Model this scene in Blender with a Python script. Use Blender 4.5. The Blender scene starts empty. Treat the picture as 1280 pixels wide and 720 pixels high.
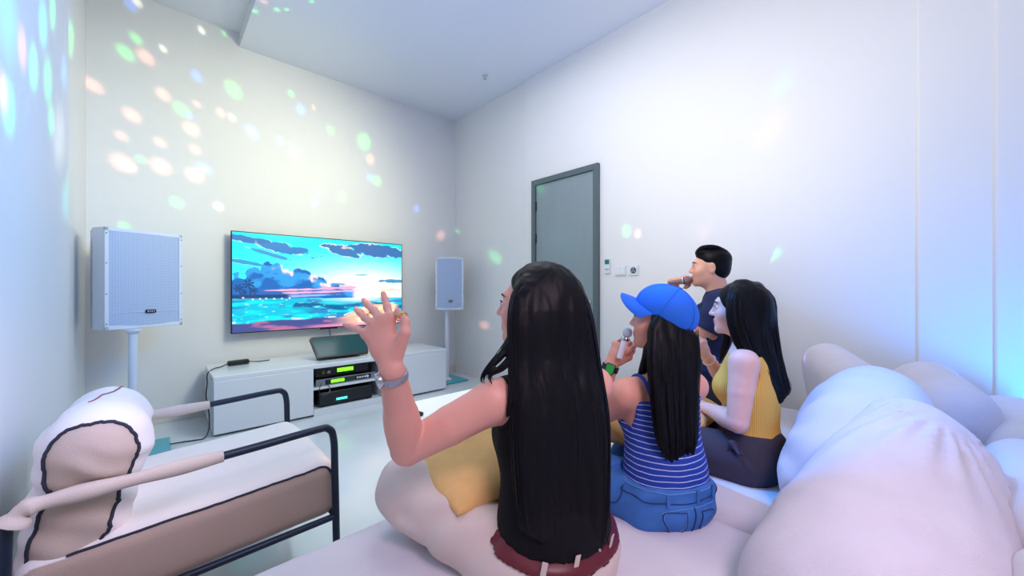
import bpy, bmesh, math, random
import numpy as np
from mathutils import Vector, Matrix
random.seed(7); rng = np.random.default_rng(7)
SC = bpy.context.scene
COL = SC.collection
CAMH = 1.15; FPX = 485.0; YAW = 42.66
sa, ca = math.sin(math.radians(YAW)), math.cos(math.radians(YAW))
FW = np.array([sa, ca, 0.0]); RT = np.array([ca, -sa, 0.0])
CAM = np.array([0, 0, CAMH])

def W(px, py, z):
    """world point seen at pixel (px,py) of the 1280x720 photo at camera depth z"""
    return CAM + z*(FW + RT*((px-640)/FPX)) + np.array([0, 0, z*(360-py)/FPX])

def V3(*a): return np.array(a, dtype=float)
def nrm(v):
    v = np.asarray(v, float); return v/(np.linalg.norm(v)+1e-12)
def s2l(c):
    out = []
    for x in c:
        x = x/255.0
        out.append(x/12.92 if x <= 0.04045 else ((x+0.055)/1.055)**2.4)
    return out

# ---------------------------------------------------------------- materials
MATS = {}
def mat(name, rgb, rough=0.6, metal=0.0, spec=0.5, emit=None, estr=0.0, bump=0.0, bscale=200.0, mottle=0.0, mscale=6.0, sheen=0.0, trans=0.0, coat=0.0, attr=None, sss=0.0, stretch=None):
    if name in MATS: return MATS[name]
    m = bpy.data.materials.new(name); m.use_nodes = True
    nt = m.node_tree; N = nt.nodes; L = nt.links
    b = N['Principled BSDF']
    col = s2l(rgb)+[1.0]
    b.inputs['Base Color'].default_value = col
    b.inputs['Roughness'].default_value = rough
    b.inputs['Metallic'].default_value = metal
    b.inputs['Specular IOR Level'].default_value = spec
    b.inputs['Sheen Weight'].default_value = sheen
    b.inputs['Transmission Weight'].default_value = trans
    b.inputs['Coat Weight'].default_value = coat
    if sss:
        b.inputs['Subsurface Weight'].default_value = sss
        b.inputs['Subsurface Radius'].default_value = (0.012, 0.005, 0.003)
        b.inputs['Subsurface Scale'].default_value = 1.0
    if emit is not None:
        b.inputs['Emission Color'].default_value = s2l(emit)+[1.0]
        b.inputs['Emission Strength'].default_value = estr
    tc = N.new('ShaderNodeTexCoord'); src = tc.outputs['Object']
    if stretch is not None:
        mp = N.new('ShaderNodeMapping'); mp.inputs['Scale'].default_value = stretch
        L.new(src, mp.inputs['Vector']); src = mp.outputs['Vector']
    colsock = None
    if attr:
        at = N.new('ShaderNodeAttribute'); at.attribute_name = attr
        colsock = at.outputs['Color']; L.new(colsock, b.inputs['Base Color'])
    if mottle > 0:
        n = N.new('ShaderNodeTexNoise'); n.inputs['Scale'].default_value = mscale; n.inputs['Detail'].default_value = 4
        L.new(src, n.inputs['Vector'])
        mx = N.new('ShaderNodeMixRGB'); mx.blend_type = 'MULTIPLY'; mx.inputs['Fac'].default_value = 1.0
        cr = N.new('ShaderNodeValToRGB')
        cr.color_ramp.elements[0].position = 0.3; cr.color_ramp.elements[1].position = 0.7
        d = 1-mottle
        cr.color_ramp.elements[0].color = (d, d, d, 1); cr.color_ramp.elements[1].color = (1, 1, 1, 1)
        L.new(n.outputs['Fac'], cr.inputs['Fac'])
        if colsock is not None: L.new(colsock, mx.inputs['Color1'])
        else: mx.inputs['Color1'].default_value = col
        L.new(cr.outputs['Color'], mx.inputs['Color2'])
        L.new(mx.outputs['Color'], b.inputs['Base Color'])
    if bump > 0:
        n2 = N.new('ShaderNodeTexNoise'); n2.inputs['Scale'].default_value = bscale; n2.inputs['Detail'].default_value = 3
        L.new(src, n2.inputs['Vector'])
        bp = N.new('ShaderNodeBump'); bp.inputs['Strength'].default_value = bump; bp.inputs['Distance'].default_value = 0.004
        L.new(n2.outputs['Fac'], bp.inputs['Height']); L.new(bp.outputs['Normal'], b.inputs['Normal'])
    MATS[name] = m
    return m

def stripe_mat(name, base, stripe, period, duty, axis=2, rough=0.8, soft=0.0, bump=0.0, wob=0.0):
    m = mat(name, base, rough)
    nt = m.node_tree; N = nt.nodes; L = nt.links; b = N['Principled BSDF']
    tc = N.new('ShaderNodeTexCoord'); sp = N.new('ShaderNodeSeparateXYZ'); L.new(tc.outputs['Object'], sp.inputs[0])
    src = sp.outputs[axis]
    if wob:
        n = N.new('ShaderNodeTexNoise'); n.inputs['Scale'].default_value = 9; L.new(tc.outputs['Object'], n.inputs['Vector'])
        mu = N.new('ShaderNodeMath'); mu.operation = 'MULTIPLY'; mu.inputs[1].default_value = wob; L.new(n.outputs['Fac'], mu.inputs[0])
        ad = N.new('ShaderNodeMath'); ad.operation = 'ADD'; L.new(src, ad.inputs[0]); L.new(mu.outputs[0], ad.inputs[1]); src = ad.outputs[0]
    dv = N.new('ShaderNodeMath'); dv.operation = 'DIVIDE'; dv.inputs[1].default_value = period; L.new(src, dv.inputs[0])
    fr = N.new('ShaderNodeMath'); fr.operation = 'FRACT'; L.new(dv.outputs[0], fr.inputs[0])
    lt = N.new('ShaderNodeMath'); lt.operation = 'LESS_THAN'; lt.inputs[1].default_value = duty; L.new(fr.outputs[0], lt.inputs[0])
    mx = N.new('ShaderNodeMixRGB'); mx.inputs['Color1'].default_value = s2l(base)+[1]; mx.inputs['Color2'].default_value = s2l(stripe)+[1]
    L.new(lt.outputs[0], mx.inputs['Fac']); L.new(mx.outputs['Color'], b.inputs['Base Color'])
    if bump:
        bp = N.new('ShaderNodeBump'); bp.inputs['Strength'].default_value = bump; bp.inputs['Distance'].default_value = 0.003
        pp = N.new('ShaderNodeMath'); pp.operation = 'PINGPONG'; pp.inputs[1].default_value = 0.5; L.new(dv.outputs[0], pp.inputs[0])
        L.new(pp.outputs[0], bp.inputs['Height']); L.new(bp.outputs['Normal'], b.inputs['Normal'])
    return m

# ---------------------------------------------------------------- objects
def thing(name, label, cat, loc=(0, 0, 0), group=None):
    o = bpy.data.objects.new(name, None); COL.objects.link(o)
    o.location = [float(c) for c in loc]; o.empty_display_size = 0.1
    o['label'] = label; o['category'] = cat
    if group: o['group'] = group
    return o

def origin_of(p):
    o = Vector((0, 0, 0))
    while p is not None:
        o = o + p.location; p = p.parent
    return np.array(o)

def mesh_np(name, verts, quads, m, parent=None, smooth=True, color=None):
    """quads: (n,4) or list of faces; verts given in world coordinates"""
    verts = np.asarray(verts, float)
    if parent is not None: verts = verts - origin_of(parent)
    me = bpy.data.meshes.new(name)
    if isinstance(quads, np.ndarray):
        n = quads.shape[1]
        me.vertices.add(len(verts)); me.vertices.foreach_set('co', verts.astype(np.float32).ravel())
        me.loops.add(quads.size); me.loops.foreach_set('vertex_index', quads.astype(np.int32).ravel())
        me.polygons.add(len(quads)); me.polygons.foreach_set('loop_start', np.arange(0, quads.size, n, dtype=np.int32))
        me.update(calc_edges=True)
    else:
        me.from_pydata([tuple(v) for v in verts], [], quads); me.update()
    me.validate()
    me.polygons.foreach_set('use_smooth', np.full(len(me.polygons), smooth))
    if color is not None:
        a = me.color_attributes.new('Col', 'FLOAT_COLOR', 'POINT')
        c4 = np.ones((len(verts), 4), np.float32); c4[:, :3] = color
        a.data.foreach_set('color', c4.ravel())
    ms = m if isinstance(m, (list, tuple)) else [m]
    for q in ms: me.materials.append(q)
    o = bpy.data.objects.new(name, me); COL.objects.link(o)
    if parent is not None: o.parent = parent
    return o

def tagt(o, label, cat, group=None):
    o['label'] = label; o['category'] = cat
    if group: o['group'] = group
    return o

class MB:
    """collects simple solids, then links them as one mesh object"""
    def __init__(s): s.v = []; s.f = []; s.mi = []
    def add(s, v, f, mi=0):
        b = len(s.v); s.v += [tuple(map(float, p)) for p in v]; s.f += [tuple(i+b for i in q) for q in f]; s.mi += [mi]*len(f); return s
    def box(s, c, size, R=None, bev=0.0, mi=0):
        bm = bmesh.new(); bmesh.ops.create_cube(bm, size=1.0)
        bmesh.ops.scale(bm, vec=Vector([float(x) for x in size]), verts=bm.verts)
        if bev > 0: bmesh.ops.bevel(bm, geom=list(bm.edges), offset=bev, segments=3, profile=0.5, affect='EDGES')
        return s._bm(bm, c, R, mi)
    def _bm(s, bm, c, R, mi):
        bm.verts.index_update()
        P = np.array([v.co[:] for v in bm.verts])
        if R is not None: P = P @ np.asarray(R).T
        P = P + np.asarray(c, float)
        s.add(P, [[v.index for v in f.verts] for f in bm.faces], mi); bm.free(); return s
    def cyl(s, a, b, r, r2=None, n=20, mi=0, caps=True):
        a = np.asarray(a, float); b = np.asarray(b, float); r2 = r if r2 is None else r2
        d = nrm(b-a); u = nrm(np.cross(d, [0, 0, 1] if abs(d[2]) < .9 else [1, 0, 0])); w = np.cross(d, u)
        t = np.linspace(0, 2*math.pi, n, endpoint=False)
        ring = np.outer(np.cos(t), u)+np.outer(np.sin(t), w)
        v = np.vstack([a+ring*r, b+ring*r2])
        f = [(i, (i+1) % n, n+(i+1) % n, n+i) for i in range(n)]
        if caps: f += [tuple(range(n))[::-1], tuple(range(n, 2*n))]
        return s.add(v, f, mi)
    def lathe(s, c, prof, n=32, mi=0, R=None):
        v = []; f = []; m = len(prof)
        for i in range(n):
            t = 2*math.pi*i/n
            for r, z in prof: v.append((r*math.cos(t), r*math.sin(t), z))
        for i in range(n):
            for j in range(m-1):
                a = i*m+j; b = ((i+1) % n)*m+j
                f.append((a, b, b+1, a+1))
        v = np.array(v)
        if R is not None: v = v @ np.asarray(R).T
        return s.add(v+np.asarray(c, float), f, mi)
    def tube(s, pts, r, n=10, mi=0, closed=False):
        pts = np.asarray(pts, float); m = len(pts)
        rr = np.full(m, r) if np.isscalar(r) else np.asarray(r, float)
        T = np.gradient(pts, axis=0)
        if closed: T = np.roll(pts, -1, 0)-np.roll(pts, 1, 0)
        T /= np.linalg.norm(T, axis=1)[:, None]+1e-12
        u = nrm(np.cross(T[0], [0, 0, 1] if abs(T[0][2]) < .9 else [1, 0, 0]))
        v = []
        for i in range(m):
            u = u-T[i]*np.dot(u, T[i]); u = nrm(u); w = np.cross(T[i], u)
            for j in range(n):
                t = 2*math.pi*j/n; v.append(pts[i]+rr[i]*(u*math.cos(t)+w*math.sin(t)))
        f = []
        for i in range(m if closed else m-1):
            i2 = (i+1) % m
            for j in range(n): f.append((i*n+j, i*n+(j+1) % n, i2*n+(j+1) % n, i2*n+j))
        if not closed: f += [tuple(range(n))[::-1], tuple(range((m-1)*n, m*n))]
        return s.add(v, f, mi)
    def prism(s, poly, ext, mi=0):
        """poly: 3D polygon, ext: extrusion vector"""
        p = np.asarray(poly, float); n = len(p); v = np.vstack([p, p+np.asarray(ext, float)])
        f = [tuple(range(n))[::-1], tuple(range(n, 2*n))]+[(i, (i+1) % n, n+(i+1) % n, n+i) for i in range(n)]
        return s.add(v, f, mi)
    def build(s, name, m, parent=None, smooth=False, recalc=True):
        o = mesh_np(name, np.array(s.v), s.f, m, parent, smooth=smooth)
        me = o.data
        me.polygons.foreach_set('material_index', s.mi)
        if recalc:
            bm = bmesh.new(); bm.from_mesh(me); bmesh.ops.recalc_face_normals(bm, faces=bm.faces); bm.to_mesh(me); bm.free()
        if smooth:
            me.polygons.foreach_set('use_smooth', [True]*len(me.polygons))
            me.set_sharp_from_angle(angle=math.radians(40))
        return o

def spline(P, n):
    """Catmull-Rom through rows of P (any width)"""
    P = np.asarray(P, float); m = len(P)
    Q = np.vstack([2*P[0]-P[1], P, 2*P[-1]-P[-2]])
    out = []
    for t in np.linspace(0, m-1-1e-9, n):
        i = int(t); f = t-i; a, b, c, d = Q[i], Q[i+1], Q[i+2], Q[i+3]
        out.append(0.5*((2*b)+(-a+c)*f+(2*a-5*b+4*c-d)*f*f+(-a+3*b-3*c+d)*f**3))
    return np.array(out)

# ---------------------------------------------------------------- noise
def _hash(i, j, k):
    h = (i.astype(np.int64)*374761393+j.astype(np.int64)*668265263+k.astype(np.int64)*2147483647) & 0xffffffff
    h = ((h ^ (h >> 13))*1274126177) & 0xffffffff
    return ((h ^ (h >> 16)) & 0xffff)/65535.0
def vnoise(P):
    P = np.asarray(P, float); i = np.floor(P).astype(int); f = P-i; f = f*f*(3-2*f)
    r = 0
    for dx in (0, 1):
        for dy in (0, 1):
            for dz in (0, 1):
                w = (f[..., 0] if dx else 1-f[..., 0])*(f[..., 1] if dy else 1-f[..., 1])*(f[..., 2] if dz else 1-f[..., 2])
                r = r+w*_hash(i[..., 0]+dx, i[..., 1]+dy, i[..., 2]+dz)
    return r
def fbm(P, o=4):
    r = 0; a = .5; P = np.asarray(P, float)
    for q in range(o): r = r+a*vnoise(P*(2**q)+q*17.3); a *= .5
    return r

# ---------------------------------------------------------------- signed distance modelling
class S:
    def __init__(s): s.p = []; s.post = []
    def rc(s, a, b, ra, rb, k=.02, n=None, fl=1.0):
        s.p.append(('rc', np.asarray(a, float), np.asarray(b, float), ra, rb, k, None if n is None else nrm(n), fl)); return s
    def sp(s, c, r, k=.02): return s.rc(c, np.asarray(c, float)+1e-5, r, r, k)
    def el(s, c, r, R=np.eye(3), k=.02):
        s.p.append(('el', np.asarray(c, float), np.asarray(r, float), np.asarray(R, float), 0, k, 0, 0)); return s
    def rb(s, c, half, rad, R=np.eye(3), k=.02):
        s.p.append(('rb', np.asarray(c, float), np.asarray(half, float), np.asarray(R, float), rad, k, 0, 0)); return s
    def chain(s, P, k=.02):
        s.p.append(('ch', np.asarray(P, float), None, 0, 0, k, 0, 0)); return s
    def sub_el(s, c, r, R=np.eye(3), k=.01):
        s.p.append(('sel', np.asarray(c, float), np.asarray(r, float), np.asarray(R, float), 0, k, 0, 0)); return s
    def copy(s):
        t = S(); t.p = list(s.p); t.post = list(s.post); return t
    def offset(s, d): s.post.append(lambda P, F: F-d); return s
    def clip(s, g): s.post.append(lambda P, F: np.maximum(F, g(P))); return s
    def disp(s, g): s.post.append(lambda P, F: F+g(P)); return s
    @staticmethod
    def segs(q):
        C = q[1]
        return [('rc', C[i, :3], C[i+1, :3], C[i, 3], C[i+1, 3], 0, None, 1) for i in range(len(C)-1)]
    @staticmethod
    def dist(q, P):
        if q[0] == 'ch':
            d = None
            for g in S.segs(q):
                e = S.dist(g, P); d = e if d is None else np.minimum(d, e)
            return d
        if q[0] == 'rc':
            _, a, b, ra, rb, k, n, fl = q
            ba = b-a; t = np.clip(((P-a)@ba)/(ba@ba+1e-14), 0, 1)
            d = P-a-t[..., None]*ba
            if n is not None:
                c = d@n; d = d+(c*(fl-1))[..., None]*n
            return np.sqrt((d*d).sum(-1))-(ra+(rb-ra)*t)
        if q[0] in ('el', 'sel'):
            _, c, r, R = q[:4]; l = (P-c)@R
            k0 = np.sqrt(((l/r)**2).sum(-1)); k1 = np.sqrt(((l/(r*r))**2).sum(-1))+1e-9
            return k0*(k0-1)/k1
        if q[0] == 'rb':
            _, c, hf, R, rad = q[:5]; l = np.abs((P-c)@R)-(hf-rad)
            return np.sqrt((np.maximum(l, 0)**2).sum(-1))+np.minimum(l.max(-1), 0)-rad
    @staticmethod
    def bbox(q):
        if q[0] == 'rc':
            r = max(q[3], q[4]); return np.minimum(q[1], q[2])-r, np.maximum(q[1], q[2])+r
        if q[0] == 'ch':
            r = q[1][:, 3:]; return (q[1][:, :3]-r).min(0), (q[1][:, :3]+r).max(0)
        r = np.abs(q[3])@q[2]
        return q[1]-r, q[1]+r
    @staticmethod
    def comb(F, d, k, sub=False):
        if sub:
            d = -d; h = np.maximum(k-np.abs(F-d), 0)/k; return np.maximum(F, d)+h*h*k*.25
        h = np.maximum(k-np.abs(F-d), 0)/k
        return np.minimum(F, d)-h*h*k*.25
    def ev(s, P):
        P = np.asarray(P, float); F = np.full(P.shape[:-1], 10.0)
        for q in s.p: F = s.comb(F, s.dist(q, P), max(q[5], 1e-6), q[0] == 'sel')
        for g in s.post: F = g(P, F)
        return F
    def grad(s, P, e=1e-3):
        g = np.zeros_like(P)
        for i in range(3):
            d = np.zeros(3); d[i] = e; g[..., i] = s.ev(P+d)-s.ev(P-d)
        return g/(np.linalg.norm(g, axis=-1, keepdims=True)+1e-12)
    def project(s, P, off=0.0, it=5):
        P = np.array(P, float)
        for _ in range(it): P = P-s.grad(P)*(s.ev(P)-off)[..., None]
        return P
    def mesh(s, h, pad=.03):
        B = [s.bbox(q) for q in s.p if q[0] != 'sel']
        lo = np.min([b[0] for b in B], 0)-pad; hi = np.max([b[1] for b in B], 0)+pad
        n = np.ceil((hi-lo)/h).astype(int)+1
        ax = [lo[i]+h*np.arange(n[i]) for i in range(3)]
        F = np.full(n, .2, np.float32)
        for q in s.p:
            m = max(q[5], .0)+pad; b0, b1 = s.bbox(q)
            i0 = np.clip(((b0-m-lo)/h).astype(int), 0, n); i1 = np.clip(((b1+m-lo)/h).astype(int)+2, 0, n)
            if (i1 <= i0).any(): continue
            sl = tuple(slice(i0[i], i1[i]) for i in range(3))
            if q[0] == 'ch':
                D = np.full([i1[i]-i0[i] for i in range(3)], .2, np.float32)
                for g in S.segs(q):
                    b0, b1 = S.bbox(g)
                    j0 = np.clip(((b0-m-lo)/h).astype(int), i0, i1); j1 = np.clip(((b1+m-lo)/h).astype(int)+2, i0, i1)
                    if (j1 <= j0).any(): continue
                    P = np.stack(np.meshgrid(*[ax[i][j0[i]:j1[i]] for i in range(3)], indexing='ij'), -1)
                    s2 = tuple(slice(j0[i]-i0[i], j1[i]-i0[i]) for i in range(3))
                    D[s2] = np.minimum(D[s2], S.dist(g, P))
                F[sl] = s.comb(F[sl], D, max(q[5], 1e-6)); continue
            P = np.stack(np.meshgrid(*[ax[i][sl[i]] for i in range(3)], indexing='ij'), -1)
            F[sl] = s.comb(F[sl], s.dist(q, P), max(q[5], 1e-6), q[0] == 'sel')
        if s.post:
            near = F < .05
            idx = np.nonzero(near)
            P = np.stack([ax[i][idx[i]] for i in range(3)], -1)
            v = F[idx].astype(float)
            for g in s.post: v = g(P, v)
            F[idx] = v
        return nets(F, lo, h)

def nets(F, lo, h):
    ins = F < 0
    A = [(0, 0, 0), (1, 0, 0), (0, 1, 0), (1, 1, 0), (0, 0, 1), (1, 0, 1), (0, 1, 1), (1, 1, 1)]
    nx, ny, nz = F.shape
    sh = lambda a, o: a[o[0]:nx-1+o[0], o[1]:ny-1+o[1], o[2]:nz-1+o[2]]
    cnt = sum(sh(ins, o).astype(np.int8) for o in A)
    act = (cnt > 0) & (cnt < 8)
    idx = np.argwhere(act)
    acc = np.zeros((len(idx), 3)); c = np.zeros(len(idx))
    for a in range(8):
        for b in range(a+1, 8):
            d = np.array(A[b])-np.array(A[a])
            if np.abs(d).sum() != 1: continue
            ia = idx+A[a]; ib = idx+A[b]
            va = F[ia[:, 0], ia[:, 1], ia[:, 2]]; vb = F[ib[:, 0], ib[:, 1], ib[:, 2]]
            x = (va < 0) != (vb < 0)
            t = np.where(x, va/(va-vb+1e-20), 0)
            acc += np.where(x[:, None], np.array(A[a])+t[:, None]*d, 0); c += x
    V = lo+h*(idx+acc/np.maximum(c, 1)[:, None])
    vid = np.full(act.shape, -1, np.int64); vid[act] = np.arange(len(idx))
    Q = []
    for ax in range(3):
        o1, o2 = [(1, 2), (2, 0), (0, 1)][ax]
        n = [nx, ny, nz]
        s0 = [slice(1, n[i]-1) for i in range(3)]; s1 = list(s0)
        s0[ax] = slice(0, n[ax]-1); s1[ax] = slice(1, n[ax])
        a = ins[tuple(s0)]; b = ins[tuple(s1)]
        for flip, msk in ((False, a & ~b), (True, ~a & b)):
            e = np.argwhere(msk)
            if not len(e): continue
            e = e+np.array([0 if i == ax else 1 for i in range(3)])
            def cell(d1, d2):
                q = e.copy(); q[:, o1] += d1; q[:, o2] += d2; return vid[q[:, 0], q[:, 1], q[:, 2]]
            q = np.stack([cell(-1, -1), cell(0, -1), cell(0, 0), cell(-1, 0)], 1)
            Q.append(q[:, ::-1] if flip else q)
    Q = np.concatenate(Q)
    Q = Q[(Q >= 0).all(1)]
    return V, Q

def sdf_obj(name, s, h, m, parent=None, colorf=None, pad=.03, relax=1):
    v, q = s.mesh(h, pad)
    for _ in range(relax):   # light smoothing of the grid stair-steps
        acc = np.zeros_like(v); c = np.zeros(len(v))
        for a, b in ((0, 1), (1, 2), (2, 3), (3, 0)):
            n_ = len(v)
            for i, j in ((a, b), (b, a)):
                for x in range(3): acc[:, x] += np.bincount(q[:, i], v[q[:, j], x], n_)
                c += np.bincount(q[:, i], None, n_)
        v = v*.5+.5*acc/np.maximum(c, 1)[:, None]
    return mesh_np(name, v, q, m, parent, True, colorf(v) if colorf else None)

def rotz(d):
    t = math.radians(d); return np.array([[math.cos(t), -math.sin(t), 0], [math.sin(t), math.cos(t), 0], [0, 0, 1.]])
def rotx(d):
    t = math.radians(d); return np.array([[1, 0, 0], [0, math.cos(t), -math.sin(t)], [0, math.sin(t), math.cos(t)]])
def roty(d):
    t = math.radians(d); return np.array([[math.cos(t), 0, math.sin(t)], [0, 1, 0], [-math.sin(t), 0, math.cos(t)]])

def pillow(name, w, hgt, t, c, R, m, parent=None, n=40, crease=.006, seed=0, pinch=.06, piping=None):
    """square cushion lying in its local xy plane, with pinched corners and soft creases"""
    u = np.linspace(-1, 1, n); U, Vv = np.meshgrid(u, u, indexing='ij')
    px = U*(1-pinch*(Vv**2)*(1-.0*U)); py = Vv*(1-pinch*(U**2))
    x = px*w/2; y = py*hgt/2
    prof = np.clip((1-np.abs(U)**2.6), 0, 1)**.55*np.clip((1-np.abs(Vv)**2.6), 0, 1)**.55
    nz = fbm(np.stack([U*2.2+seed*5, Vv*2.2, 0*U+seed], -1), 3)-.45
    z1 = prof*(t/2+crease*4*nz); z2 = -prof*(t/2-crease*4*nz)
    P1 = np.stack([x, y, z1], -1).reshape(-1, 3); P2 = np.stack([x, y, z2], -1).reshape(-1, 3)
    V = np.vstack([P1, P2])@np.asarray(R).T+np.asarray(c, float)
    idx = np.arange(n*n).reshape(n, n)
    a = np.stack([idx[:-1, :-1], idx[1:, :-1], idx[1:, 1:], idx[:-1, 1:]], -1).reshape(-1, 4)
    b = a[:, ::-1]+n*n
    # weld the border
    border = np.zeros((n, n), bool); border[0] = border[-1] = True; border[:, 0] = border[:, -1] = True
    mp = np.arange(2*n*n); bi = idx[border]; mp[bi+n*n] = bi
    q = mp[np.vstack([a, b])]
    o = mesh_np(name, V, q, m, parent)
    if piping is not None:
        ring = np.concatenate([idx[:, 0], idx[-1, 1:], idx[-2::-1, -1], idx[0, -2:0:-1]])
        return o, V[ring]
    return o
# ================================================================= setting
XL, XR, YB, YT = -0.39, 3.03, -1.7, 4.45
ZC, ZC2 = 3.43, 3.56
def struct(o, name=None):
    o['kind'] = 'structure'; return o
M_wall = mat('wall_paint', (236, 234, 232), .55, bump=.05, bscale=60, mottle=.02, mscale=1.5)
M_ceil = mat('ceiling_paint', (228, 231, 236), .7, bump=.03, bscale=60)
M_floor = mat('floor_tile', (216, 220, 224), .16, mottle=.06, mscale=2.5)
M_base = mat('baseboard_paint', (222, 214, 205), .45)
struct(MB().box(((XL+XR)/2, (YB+YT)/2, -.05), (XR-XL+.4, YT-YB+.4, .1)).build('floor', M_floor))
# ceiling: a dropped slab over most of the room, a slightly higher bay on the left
struct(MB().box(((XL+.59)/2-.1, (YB+YT)/2, ZC2+.1), (.59-XL+.2, YT-YB+.4, .2)).build('ceiling', M_ceil))
struct(MB().box(((.59+XR)/2+.1, (YB+YT)/2, ZC+.165), (XR-.59+.2, YT-YB+.4, .33), bev=.002).build('ceiling', M_ceil))
struct(MB().box(((XL+XR)/2, YT+.1, 1.85), (XR-XL+.4, .2, 3.9)).build('wall_front', M_wall))
struct(MB().box(((XL+XR)/2, YB-.1, 1.85), (XR-XL+.4, .2, 3.9)).build('wall_back', M_wall))
# left wall with a projecting pier and a shallow recess next to the corner
struct(MB().box((XL-.1, (YB+YT)/2, 1.85), (.2, YT-YB, 3.9)).box((XL+.0125, (YB+3.30)/2, 1.78), (.045, 3.30-YB, 3.6), bev=.012).build('wall_left', M_wall))
# right wall: main plane holds the door, a shallow set-back by the corner, two piers at the near end
wr = MB().box((XR+.1, (YB+YT)/2, 1.85), (.2, YT-YB, 3.9))
wr.box((XR-.005, (-.0+3.06)/2+.02, 1.72), (.05, 3.02, 3.44), bev=.008)
wr.box((XR-.0, -.20, 1.72), (.08, .52, 3.44), bev=.012)
wr.box((XR-.0, -.70, 1.72), (.104, 1.0, 3.44), bev=.012)
struct(wr.build('wall_right', M_wall))
XRF = XR-.03   # finished face of the right wall around the door
struct(MB().box(((XL+XR)/2+.02, YT-.006, .05), (XR-XL-.06, .012, .10), bev=.003).build('baseboard_front', M_base))
struct(MB().box((XRF-.006, 2.97, .05), (.012, .14, .10), bev=.003).box((XRF-.006, 1.03, .05), (.012, 2.0, .10), bev=.003).build('baseboard_right', M_base))
struct(MB().box((XL+.04, .8, .05), (.012, 4.9, .10), bev=.003).build('baseboard_left', M_base))

# ---------------------------------------------------------------- door
M_door = mat('door_laminate', (138, 152, 156), .45, mottle=.05, mscale=3, stretch=(6, 6, .6))
M_dframe = mat('door_frame_metal', (88, 102, 106), .4)
M_chrome = mat('chrome', (205, 208, 212), .18, metal=1.0)
M_black = mat('black_plastic', (18, 20, 24), .35)
y0, y1 = .6888*XRF, .9715*XRF
zt = CAMH+.381*XRF
door = struct(thing('door_1', 'grey flush door with a dark frame in the right wall', 'door', (XRF, (y0+y1)/2, 0)))
fr = MB(); fw = .055
for yy in (y0+fw/2, y1-fw/2): fr.box((XRF-.012, yy, zt/2), (.05, fw, zt), bev=.004)
fr.box((XRF-.012, (y0+y1)/2, zt-fw/2), (.05, y1-y0-2*fw, fw), bev=.004)
fr.build('door_frame', M_dframe, door)
MB().box((XRF-.004, (y0+y1)/2, (zt-fw)/2+.004), (.028, y1-y0-2*fw-.006, zt-fw-.012), bev=.003).build('door_leaf', M_door, door)
hd = MB(); hy = y0+fw+.05
hd.cyl((XRF-.016, hy, 1.02), (XRF-.03, hy, 1.02), .026).cyl((XRF-.03, hy, 1.02), (XRF-.07, hy, 1.02), .009)
hd.tube([(XRF-.07, hy-.01, 1.02), (XRF-.072, hy+.06, 1.02), (XRF-.07, hy+.12, 1.018)], .009)
hd.build('door_handle', M_chrome, door, smooth=True)
MB().cyl((XRF-.016, hy, .945), (XRF-.028, hy, .945), .024).box((XRF-.032, hy, .945), (.01, .006, .03)).build('door_lock', mat('brass', (190, 160, 110), .25, metal=1), door, smooth=True)
for zz in (zt-.28, zt-.62, zt-.95, .3):
    MB().cyl((XRF-.022, y1-fw-.004, zz-.05), (XRF-.022, y1-fw-.004, zz+.05), .009).box((XRF-.019, y1-fw+.012, zz), (.006, .03, .1)).build('door_hinge', M_black, door)

# ---------------------------------------------------------------- switches by the door
M_plate = mat('switch_plate', (224, 228, 232), .35)
def onwall(px, py):   # point of the right wall seen at a pixel
    d = W(px, py, 1)-CAM; return CAM+d*(XRF/d[0])
p = onwall(760, 333)
t = thing('wall_controller', 'slim white wall controller with a small dark screen beside the door', 'controller', (XRF, p[1], p[2]))
MB().box((XRF-.008, p[1], p[2]), (.016, .055, .13), bev=.006).build('controller_body', M_plate, t)
MB().box((XRF-.017, p[1], p[2]+.04), (.004, .044, .042), bev=.001).build('screen', mat('lcd_green', (20, 60, 60), .2, emit=(30, 160, 150), estr=.25), t)
for i in range(3): MB().box((XRF-.018, p[1]+.014-.014*i, p[2]-.025), (.005, .009, .02), bev=.002).build('button', mat('button_grey', (190, 198, 205), .4), t)
p = onwall(776, 338.5)
t = thing('light_switch', 'plain white light switch plate between the wall controller and the socket', 'switch', (XRF, p[1], p[2]))
MB().box((XRF-.005, p[1], p[2]), (.010, .105, .088), bev=.003).build('switch_plate', M_plate, t)
for k in (-1, 1): MB().box((XRF-.012, p[1]+.024*k, p[2]), (.006, .042, .066), bev=.002).build('rocker', mat('rocker_white', (232, 235, 238), .3), t)
p = onwall(792.5, 338)
t = thing('wall_socket', 'square white wall socket with a dark round insert right of the switch plate', 'socket', (XRF, p[1], p[2]))
MB().box((XRF-.005, p[1], p[2]), (.010, .088, .088), bev=.003).build('socket_plate', M_plate, t)
MB().cyl((XRF-.009, p[1], p[2]), (XRF-.013, p[1], p[2]), .026, n=28).build('socket_insert', mat('socket_dark', (70, 84, 84), .4), t)
pins = MB()
for a in (90, 210, 330): pins.cyl((XRF-.012, p[1]+.012*math.cos(math.radians(a)), p[2]+.012*math.sin(math.radians(a))), (XRF-.0145, p[1]+.012*math.cos(math.radians(a)), p[2]+.012*math.sin(math.radians(a))), .005, n=12)
pins.build('pin_hole', mat('pin_white', (210, 214, 214), .5), t)

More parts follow.
